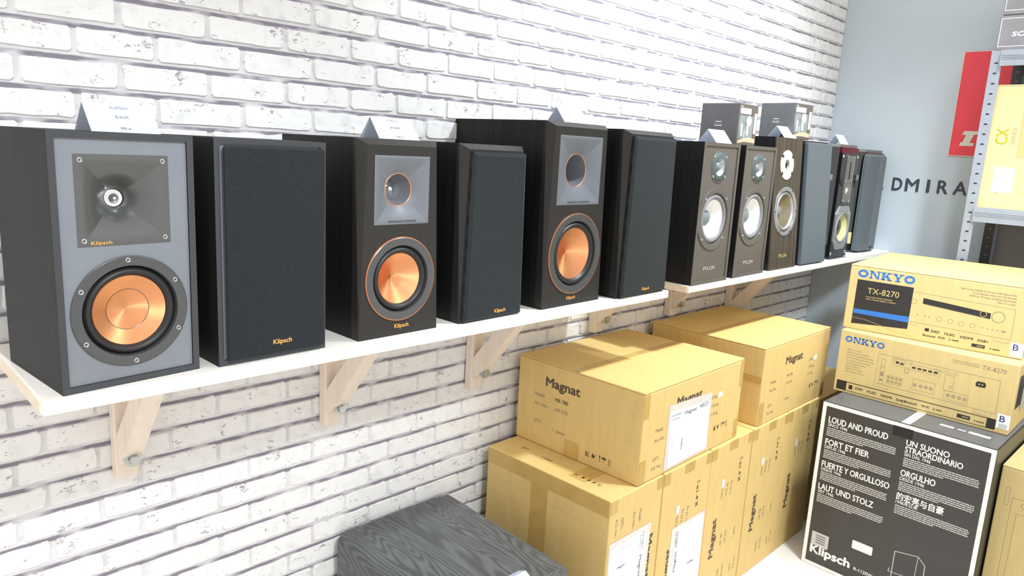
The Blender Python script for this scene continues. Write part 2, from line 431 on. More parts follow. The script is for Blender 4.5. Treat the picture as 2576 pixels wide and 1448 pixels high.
def hidden(p):
    d = Vector(p) - C0
    for b in OCC:
        t0, t1 = 0, .985
        for i in range(3):
            if abs(d[i]) < 1e-9: continue
            a, c = (b[2 * i] - C0[i]) / d[i], (b[2 * i + 1] - C0[i]) / d[i]
            t0, t1 = max(t0, min(a, c)), min(t1, max(a, c))
        if t0 < t1: return True
    return False
cands = []
for k in range(-17, 29):
    zc = ROW0 - PITCH * k
    if zc < .03: continue
    js = joints(k)
    for a, b in zip(js, js[1:]):
        a = max(a, -.745); b = min(b, XE - .001)
        if b - a < .02: continue
        vis = 0; xs = [a + .1 * (b - a), (a + b) / 2, b - .1 * (b - a)]
        for x in xs:
            for dz in (-.015, 0, .015):
                q = pix((x, 0, zc + dz))
                if q and 0 < q[0] < 2576 and 0 < q[1] < 1448 and not hidden((x, 0, zc + dz)): vis += 1
        area = 0
        if vis:
            q = [pix((x, 0, zc + dz)) for x, dz in ((a, -.02), (b, -.02), (b, .02), (a, .02))]
            if all(q): area = vis / 9 * abs(sum(q[i][0] * q[(i + 1) % 4][1] - q[(i + 1) % 4][0] * q[i][1] for i in range(4))) / 2
        cands.append((area, a, b, zc))
cands.sort(reverse=True)
cache = {}; rng = random.Random(3); sv = []; sf = []
for n, (area, a, b, zc) in enumerate(cands):
    wd = round((b - a - .0042) / .003) * .003
    if wd < .012: wd = .012
    key = (wd, rng.randrange(4))
    if key not in cache: cache[key] = brick_mesh(wd, random.Random(hash(key) % 9973))
    me = cache[key]; loc = ((a + b) / 2 + rng.uniform(-.001, .001), 0, zc + rng.uniform(-.0012, .0012))
    if n < 300:
        o = bpy.data.objects.new('brick', me); COL.objects.link(o); o.location = loc; o.parent = wall
    else:
        bb = len(sv); sv += [(v.co.x + loc[0], v.co.y, v.co.z + loc[2]) for v in me.vertices]; sf += [tuple(i + bb for i in p.vertices) for p in me.polygons]
me = bpy.data.meshes.new('brickwork'); me.from_pydata(sv, [], sf); me.update()
tag(link('brickwork', me, 'brick_white', wall), kind='stuff')

# ================================================================== shelves and brackets
def shelf(x0, x1, y0, label):
    t = empty('wall_shelf', ((x0 + x1) / 2, y0, ZS - .02), 0, label, 'shelf'); hw = (x1 - x0) / 2
    MB().bbox(-hw, hw, 0, -y0 - .004, 0, .02, .003).build('board', 'shelf_white', t)
    MB().box(-hw - .0012, -hw + .001, .006, -y0 - .01, .002, .018).build('end_grain', 'pine', t)
    return t
shelf(-.014, 1.372, -.316, 'long white shelf board carrying the copper coned speakers')
shelf(1.475, XE - .004, -.312, 'second white shelf board carrying the slim speakers by the end wall')
def bracket(x, label, drop=.242):
    t = empty('shelf_bracket', (x, 0, ZS - .02), 0, label, 'bracket', 'pine brackets under the shelves')
    k = .242 - drop; bz = -.196 + k
    MB().bbox(-.019, .019, -.030, -.0042, -drop, -.001, .003).build('wall_batten', 'pine_upright', t)
    MB().bbox(-.019, .019, -.235, -.0305, -.020, -.001, .003).build('arm', 'pine_upright', t)
    MB().add([(sx, y, z) for sx in (-.016, .016) for y, z in ((-.0305, -.215 + k), (-.0305, -.160 + k), (-.155 + k, -.0205), (-.198 + k, -.0205), (-.048, -.205 + k))],
             [(0, 1, 2, 3, 4), (9, 8, 7, 6, 5), (0, 5, 6, 1), (1, 6, 7, 2), (2, 7, 8, 3), (3, 8, 9, 4), (4, 9, 5, 0)]).build('brace', 'pine_upright', t)
    b = MB(); b.lathe([(0, -.070), (.008, -.070), (.0085, -.068), (.0085, -.060), (0, -.060)], (0, 0, bz), 6, False)
    b.lathe([(.0085, -.0605), (.014, -.0605), (.014, -.057), (.0085, -.057)], (0, 0, bz), 24, False)
    b.lathe([(.006, -.058), (.006, -.03)], (0, 0, bz), 12)
    b.build('bolt', 'bolt_zinc', t)
for x, l in zip((.162, .566, .978, 1.46, 1.862, 2.27), (
        'pine shelf bracket nearest the shelf end, below the grey fronted speaker', 'pine shelf bracket with hex bolt, second from the left end of the shelf',
        'pine shelf bracket directly left of the front upper carton', 'pine shelf bracket above the back edge of the front upper carton',
        'pine shelf bracket above the back left corner of the rear upper carton', 'pine shelf bracket nearest the grey blue end wall')): bracket(x, l, .168 if 1.4 < x < 2 else .242)

# ================================================================== loudspeakers
def screw(parent, c, r=.0036, mat='screw_steel', name='screw'):
    return MB().lathe([(0, .0006), (r * .42, .0006), (r * .5, -.0010), (r * .9, -.0012), (r, 0), (r, .001)], c, 14).build(name, mat, parent)
def logo(parent, text, cx, z, wdt, h, y, mat='logo_copper', bold=.02, name='logo'):
    return Draw().text(text, cx - wdt / 2, z, h, wdt, bold).build(name, mat, parent, ((0, y, 0), (1, 0, 0), (0, 0, 1)), .0006)
def square_horn(parent, cx, cz, hs, throat, D, y, mat, lip=.006, p=1.9, name='horn', rings=22):
    """square mouth running in to a round throat; half size hs, at face depth y"""
    n = 14; vs = []; fs = []; ns = 4 * n
    def pt(a, k, t):
        side, j = divmod(k, n); u = -1 + 2 * j / n
        sq = [(u, -1), (1, u), (-u, 1), (-1, -u)][side]
        th = math.atan2(sq[1], sq[0]); ci = (math.cos(th), math.sin(th)); e = t ** 1.6
        return a * ((1 - e) * sq[0] + e * ci[0]), a * ((1 - e) * sq[1] + e * ci[1])
    prof = [(hs + lip, 0, .003), (hs + lip, 0, -.0005), (hs, 0, -.0012)]
    for i in range(1, rings + 1):
        t = i / rings; prof.append((hs + (throat - hs) * t, t, -.0012 + D * t ** p))
    for a, t, d in prof:
        for k in range(ns):
            x, z = pt(a, k, t); vs.append((cx + x, y + d, cz + z))
    for r_ in range(len(prof) - 1):
        for k in range(ns):
            j = (k + 1) % ns; fs.append((r_ * ns + k, r_ * ns + j, (r_ + 1) * ns + j, (r_ + 1) * ns + k))
    me = bpy.data.meshes.new(name); me.from_pydata(vs, [], fs)
    bm = bmesh.new(); bm.from_mesh(me); bmesh.ops.recalc_face_normals(bm, faces=bm.faces[:]); bm.to_mesh(me); bm.free()
    me.polygons.foreach_set('use_smooth', [True] * len(me.polygons))
    for e in me.edges:
        a, b = e.vertices
        if a % ns == b % ns and (a % ns) % n == 0 and min(a, b) // ns < rings - 2: e.use_edge_sharp = True
        if min(a, b) // ns <= 1 and a // ns == b // ns: e.use_edge_sharp = True
    return link(name, me, mat, parent)
def roll(r0, r1, y, hgt, k=8):
    return [(r0 + (r1 - r0) * i / k, y - hgt * math.sin(math.pi * i / k)) for i in range(k + 1)]
def woofer(parent, cx, cz, y, ro, ri, rc, cone, ring='ring_satin', cap=None, caprad=.0, capmat=None, screws=0, sr=.9, trim=False, sphase=90, depth=.020, surround='rubber_black', scr_mat='screw_steel'):
    c = (cx, y, cz)
    w_ = MB().lathe([(ro, .001), (ro, -.0022), (ro - .0012, -.0030), (ri + .0015, -.0022), (ri, .0015), (ri, .006)], c, 64).build('woofer', ring, parent, R(35))
    if trim: MB().lathe([(ro + .0014, .0005), (ro + .0014, -.0020), (ro, -.0022), (ro, .0005)], c, 64).build('trim_ring', 'copper_trim', w_, R(35))
    MB().lathe([(ri, .005)] + roll(ri - .0008, rc, .0045, .0062) + [(rc - .001, .006)], c, 56).build('surround', surround, w_)
    if cap == 'flush':
        MB().lathe([(rc, .0045), (caprad, .0045 + depth * .5), (caprad, .005 + depth * .5), (.0005, .0045 + depth), (0, .0045 + depth)], c, 72).build('cone', cone, w_, R(30))
        MB().lathe([(caprad + .0003, .0042 + depth * .5), (caprad - .0003, .0046 + depth * .5)], c, 64).build('seam', 'screw_dark', w_)
    elif cap == 'plain':
        MB().lathe([(rc, .0045), (rc * .5, .0045 + depth * .55), (.0006, .0045 + depth), (0, .0045 + depth)], c, 72).build('cone', cone, w_)
    else:
        MB().lathe([(rc, .0045), (rc * .65, .0045 + depth * .6), (caprad * .8, .0045 + depth)], c, 56).build('cone', cone, w_)
        MB().lathe([(caprad, .004 + depth)] + [(caprad * math.cos(R(a)), .004 + depth - caprad * .55 * math.sin(R(a))) for a in (20, 40, 60, 78, 90)], c, 32).build('dust_cap', capmat, w_)
    for i in range(screws):
        a = R(sphase) + 2 * math.pi * i / screws; rr = ri + (ro - ri) * sr
        screw(w_, (cx + rr * math.cos(a), y - .0026, cz + rr * math.sin(a)), mat=scr_mat)
    return w_
def framed_cabinet(parent, w, d, h, b, rec, mat, frame=None):
    m = MB(); hw = w / 2
    m.add([(-hw, 0, 0), (hw, 0, 0), (hw, 0, h), (-hw, 0, h), (-hw, d, 0), (hw, d, 0), (hw, d, h), (-hw, d, h),
           (-hw + b, 0.0008, b), (hw - b, 0.0008, b), (hw - b, 0.0008, h - b), (-hw + b, 0.0008, h - b), (-hw + b, rec + .004, b), (hw - b, rec + .004, b), (hw - b, rec + .004, h - b), (-hw + b, rec + .004, h - b)],
          [(0, 4, 7, 3), (1, 2, 6, 5), (3, 7, 6, 2), (0, 1, 5, 4), (4, 5, 6, 7), (8, 9, 13, 12), (9, 10, 14, 13), (10, 11, 15, 14), (11, 8, 12, 15)])
    MB().add(m.v[:4] + m.v[8:12], [(0, 1, 5, 4), (1, 2, 6, 5), (2, 3, 7, 6), (3, 0, 4, 7)]).build('front_frame', frame or mat, parent)
    return m.build('cabinet', mat, parent)
def rubber_feet(parent, w, d, z=0):
    pass
def small_speaker(loc, yaw, label, grille):          # grey baffle, square horn, copper cone
    w_, d, h = .178, .20, .331
    t = empty('bookshelf_speaker', loc, yaw, label, 'speaker')
    framed_cabinet(t, w_, d, h, .0085, .004, 'black_vinyl', 'frame_satin')
    hc, wc = (-.0025, .2455), (0.0, .0985)
    MB().holed(rect(-w_ / 2 + .0085, w_ / 2 - .0085, .0085, h - .0085), [rect(hc[0] - .0555, hc[0] + .0555, hc[1] - .0555, hc[1] + .0555), circle(*wc, .061)], .004).build('baffle', 'baffle_grey', t)
    y = .004
    hn = square_horn(t, hc[0], hc[1], .0535, .0125, .034, y, 'horn_rubber', .0045)
    MB().lathe([(.0155, .034), (.0135, .037), (.0125, .0335), (.0095, .032), (.0085, .0345), (.0062, .0325), (.005, .031), (.0025, .0275), (0, .026)], (hc[0], y, hc[1]), 32).build('tweeter', 'chrome', hn)
    for sx in (-1, 1):
        for sz in (-1, 1): screw(hn, (hc[0] + sx * .0505, y - .001, hc[1] + sz * .0505))
    Draw().text('Klipsch', hc[0] - .043, hc[1] - .0555, .0042, .025, .02).build('logo', 'logo_copper', hn, ((0, y - .0012, 0), (1, 0, 0), (0, 0, 1)), .0006)
    woofer(t, wc[0], wc[1], y, .0745, .0600, .0470, 'spun_copper', cap='flush', caprad=.0275, screws=6, sr=.62, sphase=92, depth=.014)
    if grille:
        MB().bbox(-.0775, .0842, -.0075, -.0005, .0075, h - .0105, .003).build('grille', 'grille_cloth', t)
        logo(t, 'Klipsch', .0085, .0235, .031, .0072, -.0076)
    return t
def premium_speaker(loc, yaw, w_, d, h, horn, wf, label, grille, lz):       # black cabinet, tapered bevel baffle, copper trim
    t = empty('bookshelf_speaker', loc, yaw, label, 'speaker')
    hw = w_ / 2; i, j, sb = .013, .010, .017
    MB().add([(-hw, .0221, 0), (hw, .0221, 0), (hw, .0221, h), (-hw, .0221, h), (-hw, d, 0), (hw, d, 0), (hw, d, h), (-hw, d, h)], [(0, 4, 7, 3), (1, 2, 6, 5), (3, 7, 6, 2), (0, 1, 5, 4), (4, 5, 6, 7)]).build('cabinet', 'black_oak', t)
    b = MB()
    v = [(-hw, 0, 0), (hw, 0, 0), (hw - i, 0, h - j), (-hw + i, 0, h - j), (-hw, sb, h), (hw, sb, h), (-hw, .022, 0), (hw, .022, 0), (hw, .022, h), (-hw, .022, h)]
    b.add(v, [(0, 3, 4), (3, 2, 5, 4), (1, 5, 2), (0, 4, 9, 6), (4, 5, 8, 9), (1, 7, 8, 5), (0, 6, 7, 1)])
    hz, hs = horn; wz, ro, ri, rc = wf
    b.holed([(-hw, 0), (hw, 0), (hw - i, h - j), (-hw + i, h - j)], [rect(-hs, hs, hz - hs, hz + hs), circle(0, wz, ri)], 0)
    b.build('baffle', 'baffle_brown', t)
    th = hs * .49
    hn = square_horn(t, 0, hz, hs - .0025, th, .014, 0, 'horn_grey', .003, 1.35)
    MB().lathe([(th + .0006, .0125), (th - .0004, .0118), (th - .0012, .0135)], (0, 0, hz), 48).build('copper_ring', 'copper_trim', hn)
    td = .030 if hs < .065 else .055; tr = .0140
    MB().lathe([(th - .001, .0130), (th * .86, .013 + td * .3), (th * .66, .013 + td * .7), (tr, .013 + td)], (0, 0, hz), 48).build('throat', 'horn_grey', hn)
    MB().lathe([(tr + .0004, .0134 + td), (tr * .8, .009 + td), (tr * .6, .0085 + td), (tr * .5, .005 + td), (tr * .2, .002 + td), (0, .001 + td)], (0, 0, hz), 28).build('tweeter', 'chrome', hn)
    Draw().text('REFERENCE PREMIERE', -hs * .52, hz - hs * .94, .0030, hs * 1.04, .01).build('lettering', 'screw_dark', hn, ((0, .0006, 0), (1, 0, 0), (0, 0, 1)), .0022)
    woofer(t, 0, wz, 0, ro, ri, rc, 'spun_copper', cap='plain', trim=True, depth=.022)
    if grille:
        g = .006
        m = MB(); y0 = -.0105; bv = .006
        front = [(-hw + .006 + bv, .004 + bv * .5), (hw - .004 - bv, .004 + bv * .5), (hw - i - bv, h - j - .006 - bv), (-hw + i + .003 + bv, h - j - .006 - bv)]
        back = [(-hw + .006, .003), (hw - .004, .003), (hw - i + .001, h - j - .004), (-hw + i + .002, h - j - .004)]
        m.add([(x, y0, z) for x, z in front] + [(x, y0 + .004, z) for x, z in back] + [(x, -.0006, z) for x, z in back],
              [(0, 1, 2, 3), (0, 4, 5, 1), (1, 5, 6, 2), (2, 6, 7, 3), (3, 7, 4, 0), (4, 8, 9, 5), (5, 9, 10, 6), (6, 10, 11, 7), (7, 11, 8, 4), (8, 11, 10, 9)])
        m.build('grille', 'grille_cloth', t)
        logo(t, 'Klipsch', lz[0], lz[1], .031, .0070, y0 - .0002)
    else: logo(t, 'Klipsch', lz[0], lz[1], .031, .0070, -.0002)
    return t
small_speaker((.1, -.300, ZS), R(5.5), 'bookshelf speaker with grey baffle, square dark horn and copper woofer with screws', False)
small_speaker((.302, -.298, ZS), R(1.9), 'speaker with flat black cloth grille set in a narrow black frame', True)
premium_speaker((.541, -.293, ZS), R(1.3), .1727, .254, .342, (.2565, .058), (.1015, .0735, .0585, .0450), 'black speaker with grey square horn, copper woofer and chrome tweeter showing in the throat', False, (.004, .0135))
premium_speaker((.766, -.290, ZS), R(2.0), .1727, .26, .342, (.2565, .058), (.1015, .0735, .0585, .0450), 'shorter of the two sloping edged black speakers wearing cloth grilles', True, (.016, .0135))
premium_speaker((1.013, -.292, ZS), R(1.7), .203, .295, .398, (.297, .073), (.1155, .0885, .0715, .0565), 'tallest black speaker with grey square horn, empty round throat and copper woofer', False, (-.004, .0135))
premium_speaker((1.256, -.308, ZS), R(1.1), .203, .29, .394, (.297, .073), (.1155, .0885, .0715, .0565), 'taller sloping edged black speaker in a cloth grille, next to the white coned pair', True, (.004, .0135))

def pylon(loc, yaw, w_, label):
    d, h = .25, .38
    t = empty('bookshelf_speaker', loc, yaw, label, 'speaker', 'white coned speakers')
    framed_cabinet(t, w_, d, h, .009, .004, 'baffle_taupe')
    MB().box(-w_ / 2 - .0008, -w_ / 2 + .0004, .0015, d, .0005, h).build('side_panel', 'black_vinyl', t)
    MB().box(w_ / 2 - .0004, w_ / 2 + .0008, .0015, d, .0005, h).build('side_panel', 'black_vinyl', t)
    wc = (-.004, .177); tc = (-.003, .317)
    MB().holed(rect(-w_ / 2 + .009, w_ / 2 - .009, .009, h - .009), [circle(*wc, .068), circle(*tc, .03)], .004).build('baffle', 'baffle_taupe', t)
    tp = MB().lathe([(.044, .001), (.044, -.001), (.042, -.0016), (.0392, -.0012)], (tc[0], .004, tc[1]), 48).build('tweeter', 'baffle_taupe', t)
    MB().lathe([(.0392, -.0010), (.0388, -.0022), (.024, -.0020)], (tc[0], .004, tc[1]), 48).build('face_plate', 'tweeter_teal', tp)
    MB().lathe([(.024, -.0020), (.021, .002), (.0165, .008), (.0140, .010)], (tc[0], .004, tc[1]), 40).build('waveguide', 'silver_ring', tp)
    MB().lathe([(.0145, .010), (.0135, .006), (.010, .0015), (.005, -.001), (0, -.0018)], (tc[0], .004, tc[1]), 32).build('dome', 'cap_grey', tp)
    for a in (40, 140, 220, 320): screw(tp, (tc[0] + .0405 * math.cos(R(a)), .002, tc[1] + .0405 * math.sin(R(a))), .0036)
    wf = woofer(t, wc[0], wc[1], .004, .086, .069, .052, 'cone_white', ring='baffle_taupe', caprad=.021, capmat='cap_grey', screws=4, sr=.45, sphase=45, depth=.024, surround='surround_grey')
    logo(t, 'PYLON', -.004, .036, .060, .0100, .0038, 'print_lightgrey', .0, 'lettering')
    return t
pylon((1.576, -.312, ZS), R(.4), .191, 'white coned taupe speaker nearer the copper coned ones, price card on top')
pylon((1.805, -.309, ZS), R(.9), .195, 'white coned taupe speaker with a small dark photo carton on top')

def slanted_speaker():
    w_, d, h, sb = .188, .25, .4145, .026; hw = w_ / 2
    t = empty('bookshelf_speaker', (2.046, -.3025, ZS), 0, 'brown veneered speaker with smoky cone and pale round tweeter plate', 'speaker')
    ang = math.atan2(sb, h)
    MB().add([(-hw, .004, 0), (hw, .004, 0), (hw, sb + .004, h), (-hw, sb + .004, h), (-hw, d, 0), (hw, d, 0), (hw, d, h), (-hw, d, h)],
             [(0, 4, 7, 3), (1, 2, 6, 5), (3, 7, 6, 2), (0, 1, 5, 4), (4, 5, 6, 7)]).build('cabinet', 'black_oak', t)
    def P(o):
        o.rotation_euler = (-ang, 0, 0); return o
    L = h / math.cos(ang); wc = (-.004, .185); tc = (-.012, .331)
    P(MB().holed(rect(-hw, hw, 0, L), [circle(*wc, .062), circle(*tc, .014)], 0).add([(-hw, 0, 0), (hw, 0, 0), (hw, 0, L), (-hw, 0, L), (-hw, .004, 0), (hw, .004, 0), (hw, .004, L), (-hw, .004, L)],
        [(0, 3, 7, 4), (1, 5, 6, 2), (3, 2, 6, 7), (0, 4, 5, 1)]).build('baffle', 'brown_veneer', t))
    tp = P(MB().lathe([(.046, .001), (.046, -.0018), (.0445, -.0024), (.017, -.0024), (.0155, .0015), (.0125, .006)], (tc[0], 0, tc[1]), 48).build('tweeter', 'tweeter_cream', t, R(35)))
    MB().lathe([(.0135, .006), (.0115, .003), (.006, -.0005), (0, -.002)], (tc[0], 0, tc[1]), 28).build('dome', 'rubber_black', tp)
    for a in (38, 142, 218, 322):
        MB().lathe([(.006, -.002), (.006, -.0028), (0, -.0028)], (tc[0] + .043 * math.cos(R(a)), 0, tc[1] + .043 * math.sin(R(a))), 14, False).build('screw', 'screw_dark', tp)
    P(woofer(t, wc[0], wc[1], 0, .078, .064, .052, 'cone_smoke', ring='silver_ring', caprad=.018, capmat='cap_grey', screws=6, sr=.7, sphase=60, depth=.022, surround='silver_ring', scr_mat='screw_dark'))
    P(logo(t, 'PYLON', -.004, .038, .056, .0105, -.0002, 'print_gold', .0, 'lettering'))
slanted_speaker()
def grey_grille_speaker():
    w_, d, h, sb = .185, .25, .412, .027; hw = w_ / 2
    t = empty('bookshelf_speaker', (2.26, -.313, ZS), R(-1.7), 'black speaker behind a plain flat grey cloth grille', 'speaker')
    ang = math.atan2(sb, h); L = h / math.cos(ang)
    MB().add([(-hw, .018, 0), (hw, .018, 0), (hw, sb + .018, h), (-hw, sb + .018, h), (-hw, d, 0), (hw, d, 0), (hw, d, h), (-hw, d, h)],
             [(0, 1, 2, 3), (0, 4, 7, 3), (1, 2, 6, 5), (3, 7, 6, 2), (0, 1, 5, 4), (4, 5, 6, 7)]).build('cabinet', 'black_oak', t)
    g = MB().bbox(-hw + .004, hw - .001, 0, .0165, .004, L - .004, .004).build('grille', 'grille_cloth_grey', t); g.rotation_euler = (-ang, 0, 0)
grey_grille_speaker()
def gloss_speaker(loc, yaw, w_, h, label, grille):
    d = .25; hw = w_ / 2
    t = empty('bookshelf_speaker', loc, yaw, label, 'speaker', 'gloss black speakers')
    # body with chamfered front corners
    out = [(-hw, .045), (-hw + .030, .012), (hw - .030, .012), (hw, .045), (hw - .02, d), (-hw + .02, d)]
    n = len(out)
    MB().add([(x, y, .004) for x, y in out] + [(x, y, h - .010) for x, y in out], [tuple(range(n)), tuple(range(2 * n - 1, n - 1, -1))] + [(i, (i + 1) % n, (i + 1) % n + n, i + n) for i in range(n)]).build('cabinet', 'gloss_black', t)
    MB().add([(x * 1.01, y, h - .0098) for x, y in out] + [(x * 1.01, y, h) for x, y in out], [tuple(range(n)), tuple(range(2 * n - 1, n - 1, -1))] + [(i, (i + 1) % n, (i + 1) % n + n, i + n) for i in range(n)]).build('top_cap', 'plate_grey', t)
    MB().bbox(-hw + .03, hw - .03, -.004, d - .04, 0, .0035, .001, 1).build('base_plate', 'plate_grey', t)
    bw = hw - .030
    if not grille:
        wc = (-.002, .115)
        b = MB().holed(rect(-bw, bw, .006, h - .030), [circle(*wc, .056)], .0)
        b.add([(-bw, 0, .006), (bw, 0, .006), (bw, 0, h - .030), (-bw, 0, h - .030), (-bw, .0118, .006), (bw, .0118, .006), (bw, .0118, h - .030), (-bw, .0118, h - .030)], [(0, 3, 7, 4), (1, 5, 6, 2), (3, 2, 6, 7), (0, 4, 5, 1)])
        b.build('baffle', 'gloss_black', t)
        MB().box(-bw, bw, .004, .0116, h - .0296, h - .0105).build('red_strip', 'dark_red', t)
        pl = MB().bbox(-.032, .034, -.003, -.0002, .205, .376, .004).build('tweeter_plate', 'plate_grey', t)
        MB().box(-.0035, .0035, -.0040, -.0031, .292, .352).build('ribbon', 'throat_black', pl)
        MB().lathe([(.021, -.0031), (.019, -.0042), (.0165, -.0031)], (0, 0, .250), 32).build('dome_ring', 'chrome', pl)
        MB().lathe([(.0165, -.0032), (.010, -.0085), (0, -.0105)], (0, 0, .250), 28).build('dome', 'chrome', pl)
        for sx, z in ((-.025, .368), (.027, .368), (-.025, .284), (.027, .284), (-.025, .213), (.027, .213)): screw(pl, (sx, -.0032, z), .0028)
        # eight sided woofer frame
        q = [(wc[0] + .066 * x, wc[1] + .079 * z) for x, z in ((-.55, -1), (.55, -1), (1, -.62), (1, .62), (.55, 1), (-.55, 1), (-1, .62), (-1, -.62))]
        f = MB().holed(q, [circle(*wc, .0575)], -.004)
        for i in range(8):
            a, c = q[i], q[(i + 1) % 8]; f.add([(a[0], -.004, a[1]), (c[0], -.004, c[1]), (c[0], -.0002, c[1]), (a[0], -.0002, a[1])], [(0, 1, 2, 3)])
        wf = f.build('woofer', 'silver_ring', t)
        MB().lathe([(.0575, -.004)] + roll(.057, .049, -.002, .004) + [(.0485, .0)], (wc[0], 0, wc[1]), 48).build('surround', 'surround_grey', wf)
        MB().lathe([(.049, -.001), (.030, .013), (.014, .020)], (wc[0], 0, wc[1]), 48).build('cone', 'cone_olive', wf)
        MB().lathe([(.018, .020), (.016, .014), (.009, .010), (0, .0085)], (wc[0], 0, wc[1]), 28).build('dust_cap', 'rubber_black', wf)
        for a in (45, 135, 225, 315): screw(wf, (wc[0] + .0625 * math.cos(R(a)), -.0042, wc[1] + .072 * math.sin(R(a))), .0034)
        for sx, z in ((-bw + .010, h - .042), (bw - .010, h - .042), (-bw + .012, .022), (bw - .010, .022)): screw(t, (sx, -.0004, z), .0058, 'chrome')
        MB().box(.044, .0475, -.0012, -.0002, .265, .305).build('slot', 'throat_black', t)
    else:
        m = MB(); cols = 9
        for r_, (ins, yy) in enumerate(((0, .0118), (0, .004), (.004, -.004), (.012, -.010))):
            pass
        pr = [(-bw - .012, .011), (-bw - .010, .000), (-bw, -.010), (0, -.016), (bw, -.010), (bw + .010, .000), (bw + .012, .011)]
        k = len(pr); zs = [(.008, .97), (.014, 1), (h - .050, 1), (h - .026, .97), (h - .016, .88)]
        vs = [(x * s_, y if s_ > .95 else y * .6 + .004, z) for z, s_ in zs for x, y in pr]
        fs = [(r_ * k + i, r_ * k + i + 1, (r_ + 1) * k + i + 1, (r_ + 1) * k + i) for r_ in range(len(zs) - 1) for i in range(k - 1)]
        fs += [tuple(range(k)), tuple((len(zs) - 1) * k + i for i in range(k))] + [(r_ * k, (r_ + 1) * k, (r_ + 1) * k + k - 1, r_ * k + k - 1) for r_ in range(len(zs) - 1)]
        m.add(vs, fs).build('grille', 'grille_cloth_grey', t)
        MB().bbox(.012, .042, -.0178, -.0165, .018, .024, .0004, 1).build('badge', 'print_black', t)
        MB().box(-bw, bw, .004, .0116, h - .0150, h - .0105).build('red_strip', 'dark_red', t)
    g = MB(); a = Vector((-hw, .045, 0)); c = Vector((-hw + .030, .012, 0)); u = (c - a).normalized(); nn = Vector((u.y, -u.x, 0)) * .0004
    for z0, z1, s0, s1, mt in ((.035, .080, .012, .036, 'gold_label'), (.285, .305, .014, .032, 'plate_grey')):
        p = [a + u * s0 + nn, a + u * s1 + nn]
        MB().add([(p[0].x, p[0].y, z0), (p[1].x, p[1].y, z0), (p[1].x, p[1].y, z1), (p[0].x, p[0].y, z1)], [(0, 1, 2, 3)]).build('sticker', mt, t)
gloss_speaker((2.515, -.294, ZS), R(0), .215, .412, 'gloss black speaker with ribbon tweeter plate and olive coned woofer', False)
gloss_speaker((2.853, -.265, ZS), R(-2), .222, .404, 'gloss black speaker with bulging grey grille, next to the end wall', True)

# ---------------------------------------------------------------- price cards and small cartons on the speakers
def price_card(x, y, z, rz, label, lines=None, w_=.086, h=.037, hd=.030, name='price_card'):
    t = empty(name, (x, y, z), rz, label, 'price card', 'price cards')
    hw = w_ / 2; tk = .0006
    MB().add([(-hw, 0, 0), (hw, 0, 0), (hw, hd, h), (-hw, hd, h), (-hw, tk * 1.5, 0), (hw, tk * 1.5, 0), (hw, hd, h - .0015), (-hw, hd, h - .0015)],
             [(0, 1, 2, 3), (7, 6, 5, 4), (0, 4, 5, 1), (0, 3, 7, 4), (1, 5, 6, 2)]).build('front_panel', 'card_paper', t)
    MB().add([(-hw, 2 * hd, 0), (hw, 2 * hd, 0), (hw, hd, h), (-hw, hd, h), (-hw, 2 * hd - tk * 1.5, 0), (hw, 2 * hd - tk * 1.5, 0), (hw, hd, h - .0015), (-hw, hd, h - .0015)],
             [(3, 2, 1, 0), (4, 5, 6, 7), (1, 5, 4, 0), (4, 7, 3, 0), (2, 6, 5, 1)]).build('rear_panel', 'card_back', t)
    if lines:
        s = math.hypot(hd, h); d = Draw()
        for tx, b, hh, bold in lines:
            v, _ = glyphs(tx, 0); hv, _2 = glyphs('H', 0); wd = (max(p[0] for p in v) - min(p[0] for p in v)) * hh / (max(p[1] for p in hv) - min(p[1] for p in hv))
            d.text(tx, hw - wd / 2, b * s, hh, None, bold)
        d.build('lettering', 'print_lightgrey' if 0 else 'print_grey_card', t, ((-hw, 0, 0), (1, 0, 0), (0, hd / s, h / s)), .0004)
plain('print_grey_card', (.24, .24, .26), .6)
price_card(.113, -.270, ZS + .3312, R(4), 'price card reading KLIPSCH on the grey fronted speaker', [('KLIPSCH', .80, .0042, 0), ('R-51M', .48, .0042, 0.01), ('995 zł', .10, .0036, 0.01)])
price_card(.556, -.262, ZS + .3422, R(0), 'faint price card reading KLIPSCH on the speaker with the chrome tweeter', [('KLIPSCH', .80, .0042, 0), ('RP-500M', .48, .0040, 0.01), ('2 249 zł', .08, .0036, 0.01)])
price_card(1.085, -.215, ZS + .3982, R(0), 'white price card mostly hidden behind the tallest copper coned speaker top')
price_card(1.628, -.285, ZS + .3802, R(0), 'white tent card in front of the left dark photo carton')
price_card(2.082, -.262, ZS + .4147, R(0), 'white tent card in front of the right dark photo carton', w_=.09)
price_card(2.575, -.245, ZS + .4122, R(0), 'white tent card on the gloss speaker by the end wall', w_=.075, hd=.026)

